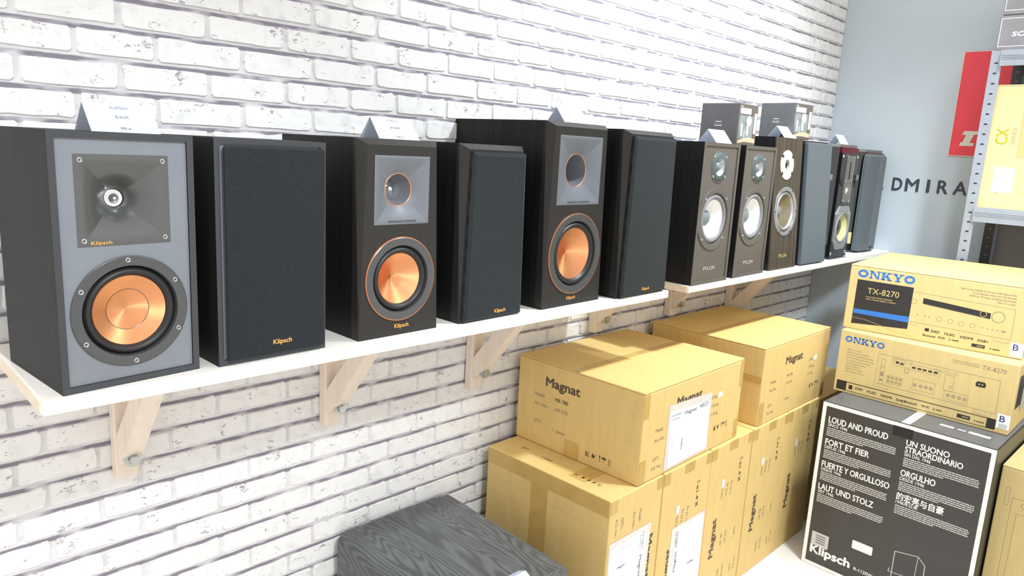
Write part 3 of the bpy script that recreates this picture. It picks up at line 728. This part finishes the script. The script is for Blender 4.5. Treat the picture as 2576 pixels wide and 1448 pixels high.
def photo_carton(loc, yaw, w_, d, h, label):
    t = empty('small_carton', loc, yaw, label, 'box', 'small dark cartons'); B = Box3(w_, d, h)
    MB().bbox(-w_ / 2, w_ / 2, 0, d, 0, h, .001, 1).build('body', 'carton_grey', t)
    Draw().rect(.002, .002, w_ - .002, h - .002).build('photo_print', 'photo_brown', t, B.front(), .0004)
    Draw().rect(.004, .018, w_ * .78, h * .72).build('photo_print', 'photo_teal', t, B.front(), .0006)
    D = Draw(); D.rect(.006, h - .028, w_ * .62, h - .012); D.rect(.006, h - .009, .02, h - .007)
    D.disc((w_ * .55, h * .60), .015); D.rect(w_ * .16, h * .22, w_ * .24, h * .52); D.rect(w_ * .45, h * .25, w_ * .55, h * .48); D.rect(w_ * .33, h * .2, w_ * .36, h * .36); D.rect(w_ * .82, h * .3, w_ * .95, h * .8)
    D.build('photo_print', 'print_white', t, B.front(), .0009)
    D = Draw(); D.poly([(.004, .012), (w_ * .3, .020), (w_ * .6, .024), (w_ * .95, .020), (w_ * .95, .008), (w_ * .4, .010), (.004, .005)]); D.build('photo_print', 'skin_print', t, B.front(), .0010)
    D = Draw(); f = B.left(); D.rect(d * .40, h * .545, d * .56, h * .562); D.rect(d * .36, h * .50, d * .60, h * .504); D.rect(d * .38, h * .45, d * .58, h * .468); D.build('lettering', 'print_white', t, f)
photo_carton((1.777, -.268, ZS + .3803), R(1), .115, .119, .116, 'small dark carton with printed photo on top of the white coned speaker')
photo_carton((2.168, -.255, ZS + .4150), R(-4), .115, .12, .113, 'small dark carton with printed photo nearest the end wall')

# ================================================================== brown amplifier cartons
def magnat_print(t, f, w_, h, side, sheet=False, sticker=True, gap=False):
    D = Draw(); G = Draw()
    if side == 'end':       # long face with the full block of text
        D.text('Magnat', .145, .166, .0225, .118, .03)
        for tx, a, b, hh in (('Model:', .058, .120, .0085), ('Art.-No.:', .056, .095, .0085), ('QTY.:', .056, .047, .0085), ('P.O. No.:', .054, .024, .0080),
                             ('MR 780', .165, .122, .0085), ('149 518', .165, .098, .0085), ('1 piece', .165, .047, .0085), ('9.42 kg', .322, .122, .0085), ('11.75 kg', .318, .098, .0085), ('C/No.', .318, .146, .0085)):
            G.text(tx, a, b, hh)
        ia, ib, s = .345, .052, .014
    else:
        D.text('Magnat', .098, .168, .0230, .112, .03)
        for tx, a, b, hh in (('Model:', .062, .133, .0090), ('Art.-No.:', .062, .108, .0090), ('QTY.:', .062, .060, .0090), ('149 518', .132, .108, .0095), ('1 piece', .132, .052, .0095)): G.text(tx, a, b, hh)
        D.text('MR 780', .132, .134, .0095, None, .012)
        ia, ib, s = .240, .024, .015
    D.text('EAC', ia, ib, s * .85, s * .85, .01)
    D.poly([(ia + s * 1.5, ib + s * .9), (ia + s * 1.3, ib + s * .3), (ia + s * 1.7, ib), (ia + s * 1.95, ib + s * .35), (ia + s * 2.3, ib + s * .9), (ia + s * 1.9, ib + s * .55)])
    D.poly([(ia + s * 2.85, ib + s), (ia + s * 3.15, ib + s), (ia + s * 3.1, ib + s * .5), (ia + s * 2.9, ib + s * .5)]); D.rect(ia + s * 2.97, ib, ia + s * 3.03, ib + s * .5); D.rect(ia + s * 2.85, ib, ia + s * 3.15, ib + s * .08)
    D.poly([(ia + s * 3.6 + .5 * s * math.cos(R(a)) + .25 * s, ib + s * .55 + .4 * s * math.sin(R(a))) for a in range(0, 181, 20)]); D.rect(ia + s * 3.82, ib, ia + s * 3.88, ib + s * .6)
    for q in (4.75, 5.05): D.rect(ia + s * q, ib, ia + s * (q + .08), ib + s)
    D.rect(ia + s * 4.7, ib - s * .1, ia + s * 5.2, ib - s * .04)
    D.build('lettering', 'print_ink', t, f); G.build('lettering', 'print_grey', t, f)
    if side == 'end' and sticker:
        Draw().rect(.352, .143, .376, .158).build('sticker', 'print_white', t, f, .0006)
    if sheet:
        Draw().poly([(.108, .006), (.318, .008), (.316, .168), (.110, .176)]).build('pouch', 'clear_pouch', t, f, .0006)
        sh = Draw().poly([(.1235, .0106), (.3103, .0143), (.3072, .1476), (.1165, .1592)]).build('shipping_sheet', 'paper', t, f, .0009)
        L = Draw(); L.text('mac', .124, .143, .007, .048, .0); L.text('AUDIO', .128, .133, .0045, .035); L.text('Magnat', .185, .136, .0095, .058, .02); L.text('HECO', .258, .137, .0100, .042, .02)
        L.build('lettering', 'print_grey_card', sh, f, .0012)
        L = Draw(); L.text('Magnat', 0, 0, .0055, .030, .02); L.rect(-.01, .047, .05, .0475)
        o, u, v = (Vector(x) for x in f)
        L.build('lettering', 'print_grey_card', sh, (tuple(o + u * .185 + v * .045), tuple(v), tuple(-u)), .0012)
def carton(loc, yaw, w_, d, h, label, mat='cardboard', flaps='y', name='shipping_carton', group=None, r=.003):
    t = empty(name, loc, yaw, label, 'box', group); B = Box3(w_, d, h)
    z1 = h - (.0045 if flaps else 0)
    MB().bbox(-w_ / 2, w_ / 2, 0, d, 0, z1, r).build('body', mat, t)
    if flaps == 'y':      # two top flaps meeting in a seam along x
        MB().bbox(-w_ / 2, w_ / 2, .0005, d / 2 - .001, z1 + .0001, h, .0014, 1).build('flap', mat, t)
        MB().bbox(-w_ / 2 + .0015, w_ / 2 - .0015, d / 2 + .001, d - .0005, z1 + .0001, h - .0012, .0014, 1).build('flap', mat, t)
    elif flaps == 'x':
        MB().bbox(-w_ / 2, -.001, .0005, d - .0005, z1 + .0001, h, .0014, 1).build('flap', mat, t)
        MB().bbox(.001, w_ / 2, .0005, d - .0005, z1 + .0001, h - .001, .0014, 1).build('flap', mat, t)
    return t, B
def tape(t, f, a0, b0, a1, b1, off=.0005): return Draw().rect(a0, b0, a1, b1).build('packing_tape', 'packing_tape', t, f, off)
GM = 'brown amplifier cartons'
BH = .485
# upper cartons
t, B = carton((1.380, -.425, BH), R(1.01), .485, .399, .230, 'front upper brown carton with a white delivery sheet on its face', group=GM)
magnat_print(t, B.left(), .399, .23, 'side'); magnat_print(t, B.front(), .485, .23, 'end', sheet=True)
tape(t, B.left(), .172, .002, .218, .045); tape(t, B.front(), .002, .002, .026, .060); tape(t, B.front(), .002, .165, .022, .2245); tape(t, B.front(), .462, .005, .484, .055); tape(t, B.front(), .468, .150, .484, .2245); tape(t, B.top(), .004, .175, .481, .222, -.0004)
sc = Draw()
for b0 in (.03, .10, .165, .19):
    for k in range(3): sc.line((.375 - k * .006, b0), (.382 - k * .006, b0 + .012), .0012)
sc.build('scuffs', 'cardboard_cream', t, B.left(), .0005)
t, B = carton((1.974, -.424, BH), R(.1), .468, .389, .238, 'rear upper brown carton with nothing stuck over its printed face', group=GM)
magnat_print(t, B.front(), .468, .238, 'end'); magnat_print(t, B.left(), .389, .238, 'side')
tape(t, B.front(), .002, .002, .030, .070); tape(t, B.front(), .448, .003, .467, .05); tape(t, B.left(), .24, .13, .385, .15); tape(t, B.top(), .004, .170, .464, .216, -.0004)
# upright lower cartons
xs = [1.028, 1.2475, 1.4795, 1.7135, 1.9475, 2.181]
ll = ['leftmost upright lower carton, its wide taped side facing the black subwoofer', 'upright lower carton second from the subwoofer, white sheet on a print reading upwards', 'middle one of the five upright lower cartons', 'upright lower carton fourth from the subwoofer', 'upright lower carton nearest the black and white printed box']
for i in range(5):
    wd = xs[i + 1] - xs[i] - .004; y0 = (-.434, -.432, -.430, -.431, -.430)[i]
    t, B = carton(((xs[i] + xs[i + 1]) / 2, y0, 0), R((.89, 0, 0, 0, 0)[i]), wd, .399, BH - .0006, ll[i], flaps=None, group=GM)
    f = B.front_down() if i == 0 else B.front_up()
    magnat_print(t, f, BH, wd, 'end', sheet=i < 2)
    tape(t, B.front(), .002, BH - .035, .028, BH - .003); tape(t, B.front(), wd - .026, BH - .032, wd - .002, BH - .003)
    if i in (1, 2, 3, 4): tape(t, B.front(), wd * .42, BH - .028, wd * .62, BH - .002)
    if i == 0:
        L = B.left()
        tape(t, L, .158, .002, .212, BH - .003); tape(t, L, .188, .002, .205, BH - .003, .0008); tape(t, L, .004, BH - .042, .395, BH - .003, .0007)
        Draw().line((.02, BH - .075), (.39, BH - .080), .0008).build('seam', 'cardboard_cream', t, L, .0010)
        P = Draw(); P.text('QTY', 0, 0, .0085, None); P.text('1 piece', .075, -.004, .0085, None)
        P.text('EAC', .190, -.018, .012, .012, .01)
        for q in (.212, .23, .245): P.poly([(q, -.018), (q + .010, -.012), (q + .004, -.006)])
        P.rect(.262, -.018, .2635, -.006); P.rect(.267, -.018, .2685, -.006)
        P.build('lettering', 'print_ink', t, ((-wd / 2 + .058, .335, BH - .0006), (0, -1, 0), (1, 0, 0)), .0005)
        tape(t, B.top(), .03, .10, .175, .15)
# two lying cartons behind the printed box
for i, l in enumerate(('lower of two lying cartons half hidden behind the black and white printed box', 'upper of two lying cartons half hidden behind the black and white printed box')):
    t, B = carton((2.437, -.408, .2285 * i), 0, .485, .39, .228, l, group=GM)
    magnat_print(t, B.front(), .485, .228, 'end'); tape(t, B.front(), .002, .17, .03, .22)

# ================================================================== receiver cartons
def onkyo_letters(D, a, b, wd, h):
    lw = wd / 5.0; st = lw * .20
    def O(x): D.ring((x + lw * .46, b + h / 2), lw * .46, st, 28, h / 2 * 1.03)
    def serif(x, y, w_): D.rect(x, y, x + w_, y + h * .13)
    O(a)
    x = a + lw * 1.02
    D.rect(x + lw * .10, b, x + lw * .10 + st * .6, b + h); D.rect(x + lw * .75, b, x + lw * .75 + st * .6, b + h); D.poly([(x + lw * .06, b + h), (x + lw * .32, b + h), (x + lw * .87, b), (x + lw * .68, b)])
    serif(x, b, lw * .32); serif(x, b + h * .87, lw * .3); serif(x + lw * .65, b + h * .87, lw * .32)
    x = a + lw * 2.05
    D.rect(x + lw * .10, b, x + lw * .10 + st * 1.1, b + h); D.poly([(x + lw * .32, b + h * .42), (x + lw * .62, b + h), (x + lw * .80, b + h), (x + lw * .40, b + h * .32)]); D.poly([(x + lw * .40, b + h * .52), (x + lw * .56, b + h * .62), (x + lw * .96, b), (x + lw * .68, b)])
    serif(x, b, lw * .42); serif(x, b + h * .87, lw * .42); serif(x + lw * .52, b + h * .87, lw * .4); serif(x + lw * .56, b, lw * .42)
    x = a + lw * 3.05
    D.poly([(x + lw * .05, b + h), (x + lw * .30, b + h), (x + lw * .56, b + h * .45), (x + lw * .38, b + h * .42)]); D.poly([(x + lw * .72, b + h), (x + lw * .86, b + h), (x + lw * .58, b + h * .42), (x + lw * .46, b + h * .42)]); D.rect(x + lw * .37, b, x + lw * .37 + st * 1.1, b + h * .5)
    serif(x, b + h * .87, lw * .4); serif(x + lw * .56, b + h * .87, lw * .40); serif(x + lw * .24, b, lw * .48)
    O(a + lw * 4.05)
def wordmarks(a, b, D, sc=1.0):
    for tx, da, wd in (('DSD', .0, .022), ('VLSC', .034, .028), ('HDMI', .076, .032), ('DAB+', .120, .026)): D.text(tx, a + da * sc, b - da * .02, .0068 * sc, wd * sc, .015)
def b_label(t, f, a, b):
    s = Draw().poly([(a, b), (a + .031, b - .001), (a + .031, b + .040), (a, b + .041)]).build('label', 'print_white', t, f, .0007)
    Draw().text('B', a + .006, b + .019, .017, .013, .01).build('lettering', 'print_navy', s, f, .0010)
    Draw().rect(a + .006, b + .002, a + .026, b + .014).build('lettering', 'print_lightgrey', s, f, .0010)
GO = 'receiver cartons'
# upper
w_, d, h = .479, .498, .205
t, B = carton((2.174, -.716, .541 + .2022), R(-84.8), w_, d, h, 'upper receiver carton showing the front of the receiver beside a dark panel', 'cardboard_pale', group=GO)
f = B.front()
D = Draw(); onkyo_letters(D, .024, .168, .162, .024); D.build('lettering', 'print_blue', t, f)
Draw().poly([(.0238, .018), (.184, .030), (.1846, .1585), (.0252, .1600)]).build('dark_panel', 'print_black', t, f, .0004)
Draw().poly([(.0260, .052), (.1838, .050), (.184, .068), (.026, .066)]).build('blue_stripe', 'print_blue', t, f, .0007)
D = Draw(); D.text('TX-8270', .058, .120, .0175, .090, .0); D.text('NETWORK STEREO RECEIVER', .056, .107, .0036, .076, .01); D.text('AMPLI-TUNER RESEAU STEREO', .056, .100, .0036, .086, .01)
D.path([(.024, .038 ), (.06, .036), (.10, .028), (.14, .018), (.18, .012), (.205, .011)], .0009); D.build('lettering', 'print_gold', t, f, .0008)
D = Draw(); D.path([(.185, .1467), (.4437, .1383), (.4447, .051), (.185, .0555)], .0008); D.ring((.4067, .1098), .0165, .0009, 32); D.ring((.4067, .1098), .0150, .0005, 32)
for a, b, r_ in ((.2634, .0768, .0075), (.2919, .0756, .0068), (.3208, .0742, .0068), (.349, .0735, .0068), (.225, .078, .0024), (.236, .078, .0022), (.205, .079, .0025), (.374, .0727, .0022), (.386, .0722, .0022), (.398, .0717, .0022), (.410, .0713, .0022)): D.ring((a, b), r_, .0008, 18)
D.rect(.420, .069, .430, .0735); D.path([(.190, .054), (.190, .046), (.208, .045), (.208, .053)], .0007); D.path([(.405, .050), (.405, .041), (.440, .039), (.440, .049)], .0007)
D.ring((.190, .118), .008, .0007, 18)
D.build('line_drawing', 'print_grey', t, f)
D = Draw(); D.poly([(.2145, .1150), (.388, .1010), (.388, .1175), (.2145, .1320)]); wordmarks(.2480, .0335, D); D.text('Bluetooth', .228, .0185, .0060, .034, .01); D.text('Wi-Fi', .268, .0185, .0070, .018, .01); D.ring((.299, .0215), .003, .0008); D.rect(.305, .020, .322, .0225); D.rect(.355, .013, .388, .0225); D.poly([(.400, .014), (.400, .019), (.404, .0165)]); D.rect(.406, .0150, .424, .0172); D.rect(.231, .034, .242, .043); D.build('line_drawing', 'print_black', t, f, .0006)
D = Draw(); D.ring((.3701, .1122), .0085, .0012, 24); D.rect(.368, .0180, .386, .0190); D.rect(.368, .0160, .382, .0168); D.build('line_drawing', 'cardboard_pale', t, f, .0009)
D = Draw()
for i, (tx, wd) in enumerate((('High Current Amplifier for Dynamic Audio Reproduction', .136), ('Phono Equalizer built-in for Vinyl Records', .105), ('HDMI for TV Audio and Streaming Devices', .112), ('160 w x 2ch', .044))):
    D.text(tx, .4414 - wd, .1755 - i * .0088, .0044, wd, .005)
D.build('lettering', 'print_grey', t, f); b_label(t, f, .4475, .0050)
# lower
w_, d, h = .479, .43, .2016
t, B = carton((2.120, -.727, .541), R(-90), w_, d, h, 'lower receiver carton printed with the rear sockets of the receiver', 'cardboard_pale', flaps=None, group=GO)
f = B.front()
D = Draw(); onkyo_letters(D, .0165, .166, .117, .0185); D.build('lettering', 'print_blue', t, f)
D = Draw()
for i, (tx, wd) in enumerate((('160 w x 2ch', .042), ('High Current Amplifier', .066), ('for Dynamic Audio Reproduction', .080), ('Wi-Fi and Bluetooth technology', .082), ('for network audio streaming', .072), ('Phono Equalizer built-in', .062), ('for Vinyl Records', .044), ('HDMI for TV Audio', .052), ('and Streaming Devices', .060))): D.text(tx, .028, .1405 - i * .0088, .0044, wd, .004)
D.text('TX-8270', .392, .1705, .0120, .058, -.008); D.text('NETWORK STEREO RECEIVER', .318, .178, .0032, .068); D.text('AMPLI-TUNER RESEAU STEREO', .318, .172, .0032, .068)
D.build('lettering', 'print_grey', t, f)
D = Draw(); D.path([(.1198, .1509), (.4407, .1487), (.4429, .0531), (.1201, .0562), (.1198, .1509)], .0008); D.path([(.118, .054), (.118, .046), (.160, .045), (.160, .054)], .0006); D.path([(.390, .052), (.390, .043), (.432, .041), (.432, .051)], .0006)
D.frame(.131, .058, .143, .136, .0006); D.ring((.137, .112), .0042, .0008)
for a in (.158, .169, .180, .191):
    for b in (.072, .084): D.ring((a, b), .0042, .0012, 16); D.disc((a, b), .0014, 8)
D.frame(.152, .064, .197, .090, .0006); D.frame(.164, .124, .196, .146, .0006); D.frame(.212, .122, .292, .140, .0006); D.frame(.306, .085, .330, .132, .0006); D.frame(.225, .065, .285, .098, .0006); D.frame(.310, .060, .372, .086, .0006)
for a in (.232, .248, .262, .275): D.ring((a, .080), .0048, .0014, 16); D.disc((a, .080), .0016, 8)
for a in (.3211, .335, .350, .3641): D.ring((a, .073), .0052, .0016, 16); D.disc((a, .073), .0018, 8)
D.ring((.2035, .117), .006, .0007); D.frame(.198, .108, .209, .127, .0005); D.ring((.323, .098), .004, .0009); D.frame(.160, .139, .215, .147, .0005); D.frame(.275, .136, .335, .142, .0005)
for b in (.083, .090, .068): D.rect(.133, b, .141, b + .005)
D.build('line_drawing', 'print_grey', t, f)
D = Draw(); D.rect(.009, .0355, .4456, .0375); D.poly([(.009, .0093), (.039, .0093), (.039, .0375), (.009, .0375)]); D.rect(.009, .0080, .4456, .0096); D.rect(.425, .009, .447, .0375)
D.poly([(.385, .119), (.407, .119), (.409, .127), (.405, .134), (.387, .134), (.383, .127)]); D.rect(.171, .132, .180, .138); D.rect(.184, .131, .193, .136)
for a in (.217, .232, .246, .261, .276): D.rect(a, .128, a + .010, .133)
wordmarks(.0680, .0205, D); D.rect(.047, .016, .058, .029); D.text('Bluetooth', .212, .0195, .0062, .034, .01); D.text('Wi-Fi', .258, .0190, .0070, .020, .01); D.ring((.292, .022), .003, .0008); D.rect(.298, .021, .312, .0232); D.rect(.352, .0165, .385, .0275); D.poly([(.395, .017), (.395, .022), (.399, .0195)]); D.rect(.401, .0180, .420, .0202)
D.build('line_drawing', 'print_black', t, f, .0006)
D = Draw(); D.rect(.364, .0225, .383, .0236); D.rect(.364, .0200, .379, .0210); D.disc((.392, .1265), .0022, 8); D.disc((.400, .1265), .0022, 8); D.build('line_drawing', 'cardboard_pale', t, f, .0009)
b_label(t, f, .4482, .0165)
g = B.right(); Draw().rect(.03, .07, .20, .165).build('label', 'carton_black', t, g, .0005); Draw().rect(.10, .05, .24, .12).build('pouch', 'clear_pouch', t, g, .001)
# upright one at the right
t, B = carton((2.045, -1.155, 0), R(-91), .35, .42, .483, 'receiver carton standing on end at the right edge of the picture', 'cardboard_pale', flaps='x', group=GO)
f = B.front_up()
D = Draw(); D.path([(.03, .20), (.03, .315), (.40, .315), (.40, .20)], .0008); D.frame(.06, .10, .36, .30, .0007); D.ring((.385, .285), .008, .001); D.frame(.375, .322, .425, .332, .0007)
for a in (.08, .12, .16, .2): D.ring((a, .24), .007, .0008)
D.build('line_drawing', 'print_grey', t, f)
Draw().rect(.05, .03, .20, .10).build('sticker', 'print_white', t, B.top(), -.0005)

# ================================================================== black and white printed subwoofer carton
w_, d, h = .461, .50, .541
t, B = carton((1.98, -.744, 0), R(-90.9), w_, d, h - .0006, 'black carton with white border and white slogans in many languages', 'carton_black', flaps=None, group=None, name='subwoofer_carton')
f = B.front()
Draw().frame(.001, .001, w_ - .001, h - .002, .0115).build('white_border', 'print_white', t, f)
D = Draw()
D.text('LOUD AND PROUD', .0240, .4790, .0185, .171, .02); D.text('FORT ET FIER', .0230, .4070, .0185, .129, .02); D.text('FUERTE Y ORGULLOSO', .0220, .3340, .0185, .197, .02); D.text('LAUT UND STOLZ', .0215, .2600, .0185, .163, .02)
D.text('UN SUONO', .2450, .4800, .0165, .110, .02); D.text('STRAORDINARIO', .2445, .4600, .0165, .146, .02); D.text('ORGULHO', .2430, .3870, .0185, .090, .02); D.text('的宏亮与自豪', .2425, .3150, .0170, .122, .02)
for tx, a, b, wd in (('SINCE 1946', .0235, .4665, .058), ('DEPUIS 1946', .0225, .3945, .063), ('DESDE 1946', .0220, .3215, .060), ('SEIT 1946', .0215, .2475, .048), ('SIN DAL 1946', .2445, .4480, .068), ('DESDE 1946', .2430, .3740, .064), ('1946年以来', .2425, .3020, .058)): D.text(tx, a, b, .0095, wd, .012)
D.text('Klipsch', .0240, .0450, .0260, .121, .04); D.text('R-112SW', .1590, .0455, .0095, .054, .02)
D.build('lettering', 'print_white', t, f)
rg = random.Random(5); D = Draw()
for a, b, wd, n in ((.0226, .4590, .198, 5), (.0222, .3870, .195, 5), (.0218, .3140, .195, 5), (.0212, .2400, .195, 5), (.2445, .4400, .190, 5), (.2430, .3660, .190, 5), (.2420, .2940, .190, 5)):
    for i in range(n):
        x = a; end = a + wd * (1 if i < n - 1 else .55)
        while x < end - .003:
            l = rg.uniform(.005, .016); D.rect(x, b - i * .0058, min(end, x + l), b - i * .0058 + .0032); x += l + .0012
D.build('small_print', 'print_lightgrey', t, f)
Draw().rect(.0229, .0712, .0755, .1160).build('grey_label', 'print_lightgrey', t, f, .0006)
D = Draw()
for b in (.105, .097, .089, .081): D.rect(.036, b, .066, b + .003)
D.build('small_print', 'carton_grey', t, f, .0009)
Draw().poly([(.146, .112), (.201, .112), (.2028, .114), (.2028, .137), (.201, .139), (.146, .139), (.144, .137), (.144, .114)]).build('sticker', 'print_white', t, f, .0006)
D = Draw(); D.path([(.2620, .03), (.2620, .1562), (.3229, .1668), (.3433, .1473), (.345, .03)], .0022); D.line((.3229, .1668), (.3215, .03), .0015); D.path([(.255, .10), (.252, .088), (.300, .092)], .0018); D.build('line_drawing', 'print_lightgrey', t, f)
Draw().rect(.205, h - .0415, .258, h - .0125).build('black_tape', 'throat_black', t, f, .0007)
Draw().rect(0.003, .003, w_ - .003, d - .003).build('top_print', 'carton_grey', t, B.top(), .0004)
D = Draw(); D.rect(.222, .003, .245, .16); D.poly([(.30, .075), (.335, .075), (.335, .09), (.30, .09)]); D.rect(.345, .078, .365, .086); D.poly([(.372, .075), (.425, .072), (.425, .090), (.372, .092)]); D.build('top_print', 'print_white', t, B.top(), .0008)

# ================================================================== subwoofer with its card
t = empty('subwoofer', (.731, -.430, 0), R(-2.0), 'black wood grained subwoofer cabinet with rounded top edges on the floor', 'subwoofer')
pr = []; hw, hz, rr = .163, .388, .024
for cx, cz, a0 in ((hw - rr, hz - rr, 0), (-hw + rr, hz - rr, 90)):
    for k in range(7): pr.append((cx + rr * math.cos(R(a0 + 15 * k)), cz + rr * math.sin(R(a0 + 15 * k))))
pr += [(-hw, .02), (hw, .02)]
m = MB().prism(pr, .0, .40); m.sm = [True] * len(m.sm); m.build('cabinet', 'black_ash', t, R(40))
for sx in (-1, 1):
    for y in (.04, .36): MB().lathe([(0, 0), (.016, 0), (.016, .02), (0, .02)], (0, 0, 0), 20, False).build('foot', 'foot_black', t).matrix_local = Matrix.Translation((sx * .12, y, 0)) @ Matrix.Rotation(R(90), 4, 'X') 
price_card(.752, -.426, .3884, R(0), 'white card lying at the front of the subwoofer top', w_=.080, h=.010, hd=.02)

# ================================================================== storage rack, its boxes and the end wall lettering
t = empty('storage_rack', (2.72, -.63, 0), R(-90), 'galvanised steel storage rack standing in front of the end wall', 'rack')
# local x runs along the end wall (to the right in view), local y towards the wall
RW, RD, RH = .95, .29, .744 + ZS
for x0, y0, mt in ((0, 0, 'galvanised'), (RW - .034, 0, 'galvanised'), (.012, RD - .02, 'galvanised_shaded'), (RW - .034, RD - .02, 'galvanised_shaded')):
    p = MB(); front = y0 == 0
    ya, yb = (y0, y0 + .002) if front else (y0, y0 + .002)
    p.box(x0, x0 + .034, ya, yb, 0, RH); p.box(x0, x0 + .002, yb, y0 + .018, 0, RH)
    po = p.build('post', mt, t)
    s = MB()
    for k in range(48):
        z = .04 + k * .0335
        if z < RH - .01: s.add([(x0 + .012, ya - .0004, z), (x0 + .024, ya - .0004, z), (x0 + .022, ya - .0004, z + .0045), (x0 + .014, ya - .0004, z + .0045)], [(0, 1, 2, 3)])
    tag(s.build('slots', 'throat_black' if mt != 'galvanised_shaded' else 'plate_grey', po), kind='stuff')
for zt in (.744, .222, -.30, -.75):
    z1 = zt + ZS
    for y0 in (-.0125, RD - .001):
        bm_ = MB().box(.030, RW - .030, y0, y0 + .010, z1 - .051, z1).build('beam', 'galvanised', t)
        for k in range(3): MB().bbox(.034, RW - .034, y0 - .002, y0 - .0002, z1 - .030 + k * .006, z1 - .0275 + k * .006, .0008, 1).build('ridge', 'galvanised', bm_)
    MB().box(.034, RW - .034, .0, RD - .003, z1 - .016, z1 - .006).build('shelf_board', 'panel_greybrown', t)
MB().box(.052, RW - .03, RD + .0096, RD + .0136, .05, RH - .06).build('back_panel', 'panel_greybrown', t)
# carton on the rack
t, B = carton((2.735, -.880, .216 + ZS), R(-90), .462, .235, .418, 'tall pale yellow carton with gold CX print standing on the rack', 'cardboard_cream', flaps='x', name='pale_carton')
f = B.front_up()
D = Draw(); D.text('CX', .222, .395, .034, .052, .01); D.build('lettering', 'olive_gold', t, f)
D = Draw(); D.text('SERIES', .222, .372, .012, .055)
for k in range(5): D.rect(.222, .33 - k * .02, .27, .3305 - k * .02)
D.text('CX', .055, .395, .012, .024); D.build('lettering', 'print_faint', t, f)
Draw().rect(.045, .060, .105, .145).build('label', 'print_white', t, B.front(), .0006)
Draw().rect(.10, .18, .20, .33).build('label', 'cardboard_pale', t, B.front(), .0006)
for i, (z0, hh, l) in enumerate(((.7445, .115, 'lower dark carton with silver outline and white lettering on the rack top'), (.860, .13, 'uppermost dark carton with silver outline, cut by the picture edge'))):
    t = empty('outlined_carton', (2.735, -.865 - .004 * i, z0 + ZS), R(-90), l, 'box', 'dark cartons on the rack'); ww = .46
    B = Box3(ww, .24, hh - .001)
    MB().bbox(-ww / 2, ww / 2, 0, .24, 0, hh - .001, .003).build('body', 'carton_silver', t)
    Draw().frame(.004, .013, ww - .004, hh - .010, .0022).build('outline', 'print_white', t, B.front())
    if i == 0: Draw().text('SON', .040, .046, .014, .062, .04, slope=.2).build('lettering', 'print_white', t, B.front())
# sign and letters on the end wall
t = empty('wall_sign', (XE, -.5595, .397 + ZS), R(-90), 'red rectangular sign with a white slanted letter on the end wall', 'sign')
MB().box(-.0915, .0915, -.004, -.0005, 0, .392).build('panel', 'sign_red', t)
D = Draw(); D.frame(0, 0, .183, .392, .0025); D.build('edge', 'tweeter_cream', t, ((-.0915, -.004, 0), (1, 0, 0), (0, 0, 1)))
D = Draw()
D.poly([(.034, .040), (.080, .040), (.084, .050), (.068, .053), (.078, .082), (.094, .085), (.096, .096), (.044, .096), (.038, .082), (.052, .082), (.044, .055), (.036, .052)])
D.build('letter', 'tweeter_cream', t, ((-.0915, -.004, 0), (1, 0, 0), (0, 0, 1)))
t = empty('wall_lettering', (XE, -.205, .250 + ZS), R(-90), 'dark spaced capital letters reading ADMIRA on the end wall', 'lettering')
for ch, x, wd in (('A', 0, .044), ('D', .078, .036), ('M', .128, .048), ('I', .207, .009), ('R', .246, .036), ('A', .302, .046)):
    d = Draw().text(ch, x, .0, .050, wd, .012)
    v = [(p[0], -.003 - p[2], p[1]) for p in d.v] + [(p[0], 0, p[1]) for p in d.v]; n = len(d.v)
    MB().add(v, d.f + [tuple(n + i for i in q) for q in d.f]).build('letter', 'letter_slate', t)
